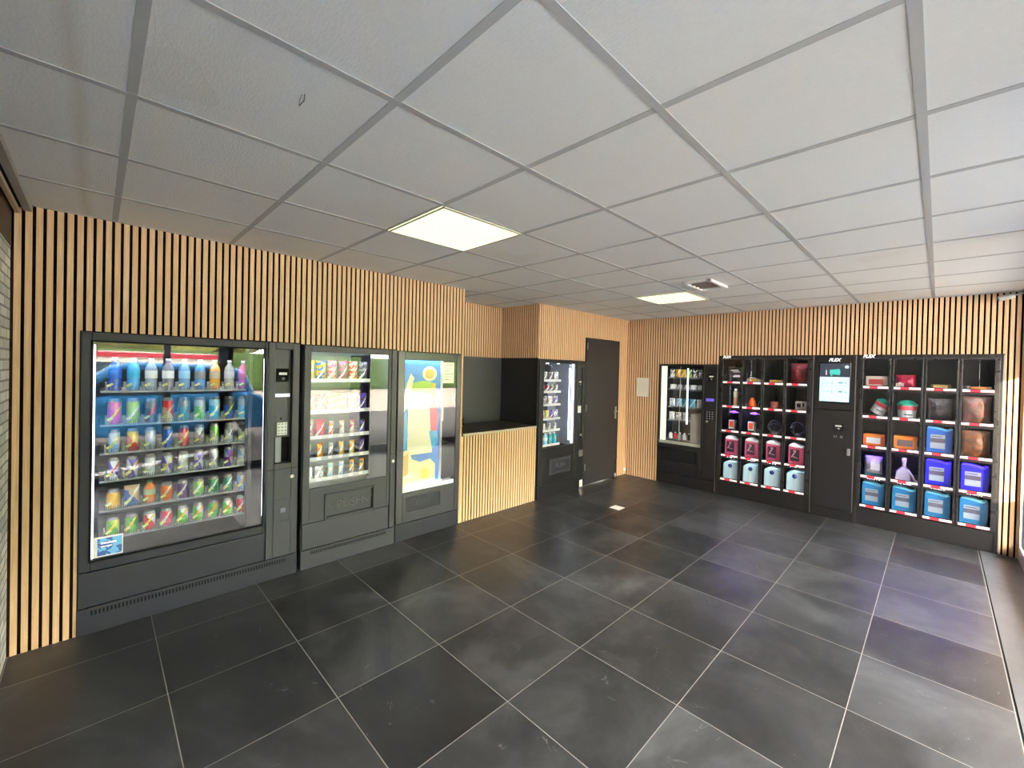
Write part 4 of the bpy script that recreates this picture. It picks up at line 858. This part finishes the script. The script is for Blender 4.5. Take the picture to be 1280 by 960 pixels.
MB().prism([(.155,1.70),(.25,1.69),(.255,1.735),(.245,1.76),(.155,1.75)], -.0215,-.0205).prism([(.165,1.675),(.18,1.675),(.18,1.70),(.165,1.70)], -.0215,-.0205).build('advert_tool', TE, o)
MB().prism([(.115,1.69),(.128,1.69),(.125,1.75),(.118,1.75)], -.0215,-.0205).prism(circ(.315,1.785,.02,.018,12), -.0213,-.0205).build('advert_light', SW, o)
for r in range(2):
    zz = 1.60-r*.105
    for q in ((.105,.150,.003),(.178,.184,.022),(.240,.280,.008),(.300,.318,.006)): MB().box(q[0], q[1], -.0213, -.0205, zz-q[2], zz+q[2]).build('menu_item', SD, o)
b = MB()
for r in range(3): b.box(.07,.33,-.0210,-.0205,1.565-r*.075,1.568-r*.075)
b.build('menu_lines', mat('screen_line', (.1,.2,.2), .3, emit=(.30,.60,.74), estr=.42), o)
text('logo_text', 'FLEX', .050, LOGO, t, (.195, -.0155, 1.865), shear=.35, bold=.0012)
card_reader(t, .250, 1.087, .095, .085, -.014)
for q in (.215, .235, .275, .290): MB().box(q-.005, q+.005, -.017,-.014,.955,.985).build('button', GREYM, t)
MB().box(.10,.15,-.0155,-.014,.95,.99).build('logo_patch', CAB, t)
b = MB().box(.335,.368,-.030,-.014,.765,.845); b.build('handle', STEEL, t, .004)

# ------------------------------------------------------------------ outdoors (seen in the glass)
def asphalt(name, a, b_):
    g = NG(name); P = g.geo(); n = g.noise(P, 3, 6, .6); f = g.noise(P, 120, 3); g.l.new(g.ramp(g.math('ADD', g.math('MULTIPLY', n, .7), g.math('MULTIPLY', f, .3)), [(.3, (*a,1)), (.7, (*b_,1))]), g.b.inputs['Base Color']); g.b.inputs['Roughness'].default_value = .9; return g.m
struct(MB().box(4.5, 11.5, -60, 90, -.10, -.02).build('ground', asphalt('asphalt', (.055,.053,.050), (.085,.082,.078))), 'asphalt forecourt')
struct(MB().box(11.5, 60, -60, 90, -.14, -.02).build('ground_paving', asphalt('pale_paving', (.34,.30,.24), (.44,.39,.32))), 'pale sunlit paving')
struct(MB().box(-40, 4.5, -60, YE-.12, -.14, -.03).box(-40,4.5,6.92,90,-.14,-.03).build('ground_side', MATS['asphalt']))
o = MB().prism([(0,0),(.20,0),(.20,.07),(0,.07)], 0, 2.4).build('sunstreak', WHITE, bevel=.01); o.location = (4.62,-.1,-.02); o.rotation_euler = (0,0,-.60); tag(o, 'white kerb bar added for a strip of sunlight on the forecourt', 'sunstreak')  # white bar added to imitate a sunlit streak on the ground
def leaves(name, a, b_):
    g = NG(name); P = g.geo(); n = g.noise(P, 5, 6, .75); g.l.new(g.ramp(n, [(.35, (*a,1)), (.65, (*b_,1))]), g.b.inputs['Base Color']); g.b.inputs['Roughness'].default_value = .8; g.bump(n, 1, .3); return g.m
LG = leaves('leaves_bright', (.24,.34,.05), (.74,.72,.16)); LD = leaves('leaves_dark', (.03,.10,.02), (.18,.32,.06)); BARK = mat('bark', (.10,.07,.05), .9)
def tree(x, y, h, r, m, label):
    t = thing('tree', label, 'tree', (x, y, 0), random.random()*6, 'trees across the road'); MB().tube([(0,0,-.05),(.05,0,h*.25),(0,.05,h*.55)], [r*.09,r*.07,r*.04], 8).build('trunk', BARK, t)
    bm = bmesh.new()
    for k in range(9):
        a = random.random()*6.28; q = random.random()**.5*r*.65; zz = h*(.38+.5*random.random()); s = r*(.38+.22*random.random())
        bmesh.ops.create_icosphere(bm, subdivisions=3, radius=s, matrix=Matrix.Translation((q*math.cos(a), q*math.sin(a), zz)))
    for v in bm.verts: v.co += v.normal*noise.noise(v.co*2.3)*r*.25
    me = bpy.data.meshes.new('crown'); bm.to_mesh(me); bm.free(); me.materials.append(m); o = bpy.data.objects.new('crown', me); COL.objects.link(o); o.parent = t
names = ['first','second','third','fourth','fifth','sixth','seventh','eighth','ninth','tenth']
for k in range(10):
    y = -9+k*5.6; tree(33+(k%2)*11, y, 9.5+random.random()*3, 4.6, LG if k < 4 else LD, 'leafy green tree across the road, %s in the row' % names[k])
o = MB().box(26.5, 27.6, -14, 60, -.02, 2.3).build('hedge', LD, bevel=.25); tag(o, 'long clipped hedge along the far side of the road', 'hedge')
t = thing('shop_building', 'low pale building with a red roof band across the forecourt', 'building', (17, 0, 0))
MB().box(0,6,-12,3.3,-.02,2.0).build('building_wall', mat('pale_render', (.70,.72,.66), .8), t); MB().box(-.1,6,-12.1,3.4,1.80,1.96).build('red_band', mat('band_dark_red', (.45,.01,.03), .5), t)
for q in range(4): MB().box(-.02,0,-10+q*3.2,-8.2+q*3.2,.3,1.6).build('window', mat('far_window', (.04,.06,.08), .1), t)
t = thing('sun_blocker', 'unseen tall brick block added beyond the forecourt to cut off the sun', 'building', (20, -31.42, 0))  # unseen block added to stop the sun beside the bright patch
MB().box(0,9,-50,0,-.02,13).build('building_wall', mat('sun_blocker_brick', (.35,.18,.12), .9), t); MB().box(-.3,9.3,-50.3,.0,13,13.4).build('roof', GREYM, t)
# blue car, parked with its side to the shop front
t = thing('car', 'bright blue car parked on the forecourt outside the shop front', 'car', (7.6, .55, 0))
CP = mat('car_blue', (.05,.33,.74), .15); CG = mat('car_glass', (.02,.03,.04), .05)
t.rotation_euler = (0,0,PI/2)   # local x -> +Y (length), local y -> -X
body = [(-2.0,.28),(2.0,.28),(2.05,.60),(1.98,.95),(1.75,1.05),(1.55,1.05),(-1.05,1.0),(-1.95,.82),(-2.08,.55)]
MB().prism(body, -.82, .82).build('car_body', CP, t, .10, 4)
cab = [(-1.15,.98),(1.85,1.00),(1.62,1.50),(1.30,1.62),(-.15,1.64),(-.45,1.56)]
MB().prism(cab, -.70, .70).build('roof', CP, t, .09, 4)
for s in (-1, 1):
    MB().prism([(-.85,1.04),(.30,1.04),(.30,1.50),(-.30,1.50)], s*.70, s*.725).build('side_window', CG, t); MB().prism([(.38,1.04),(1.55,1.04),(1.36,1.48),(.38,1.50)], s*.70, s*.725).build('side_window', CG, t)
    for x in (-1.28, 1.28):
        o = MB().lathe([(0,-.11),(.30,-.11),(.33,-.07),(.33,.07),(.30,.11),(0,.11)], 28, M=T(x, s*.76, .31, rx=PI/2)).build('wheel', BLK2, t); MB().lathe([(0,.10),(.20,.10),(.21,.125),(0,.13)], 20, M=T(x, s*.76, .31, rx=PI/2*(-s))).build('rim', STEEL, o)
    MB().box(1.93,2.04,s*.55,s*.80,.72,.95).build('tail_light', mat('tail_red', (.6,.01,.01), .3), t, .02); MB().box(-2.06,-1.90,s*.50,s*.78,.60,.76).build('head_light', WHITE, t, .02)
    MB().box(-.80,-.62,s*.80,s*.95,1.02,1.14).build('mirror', CP, t, .03)
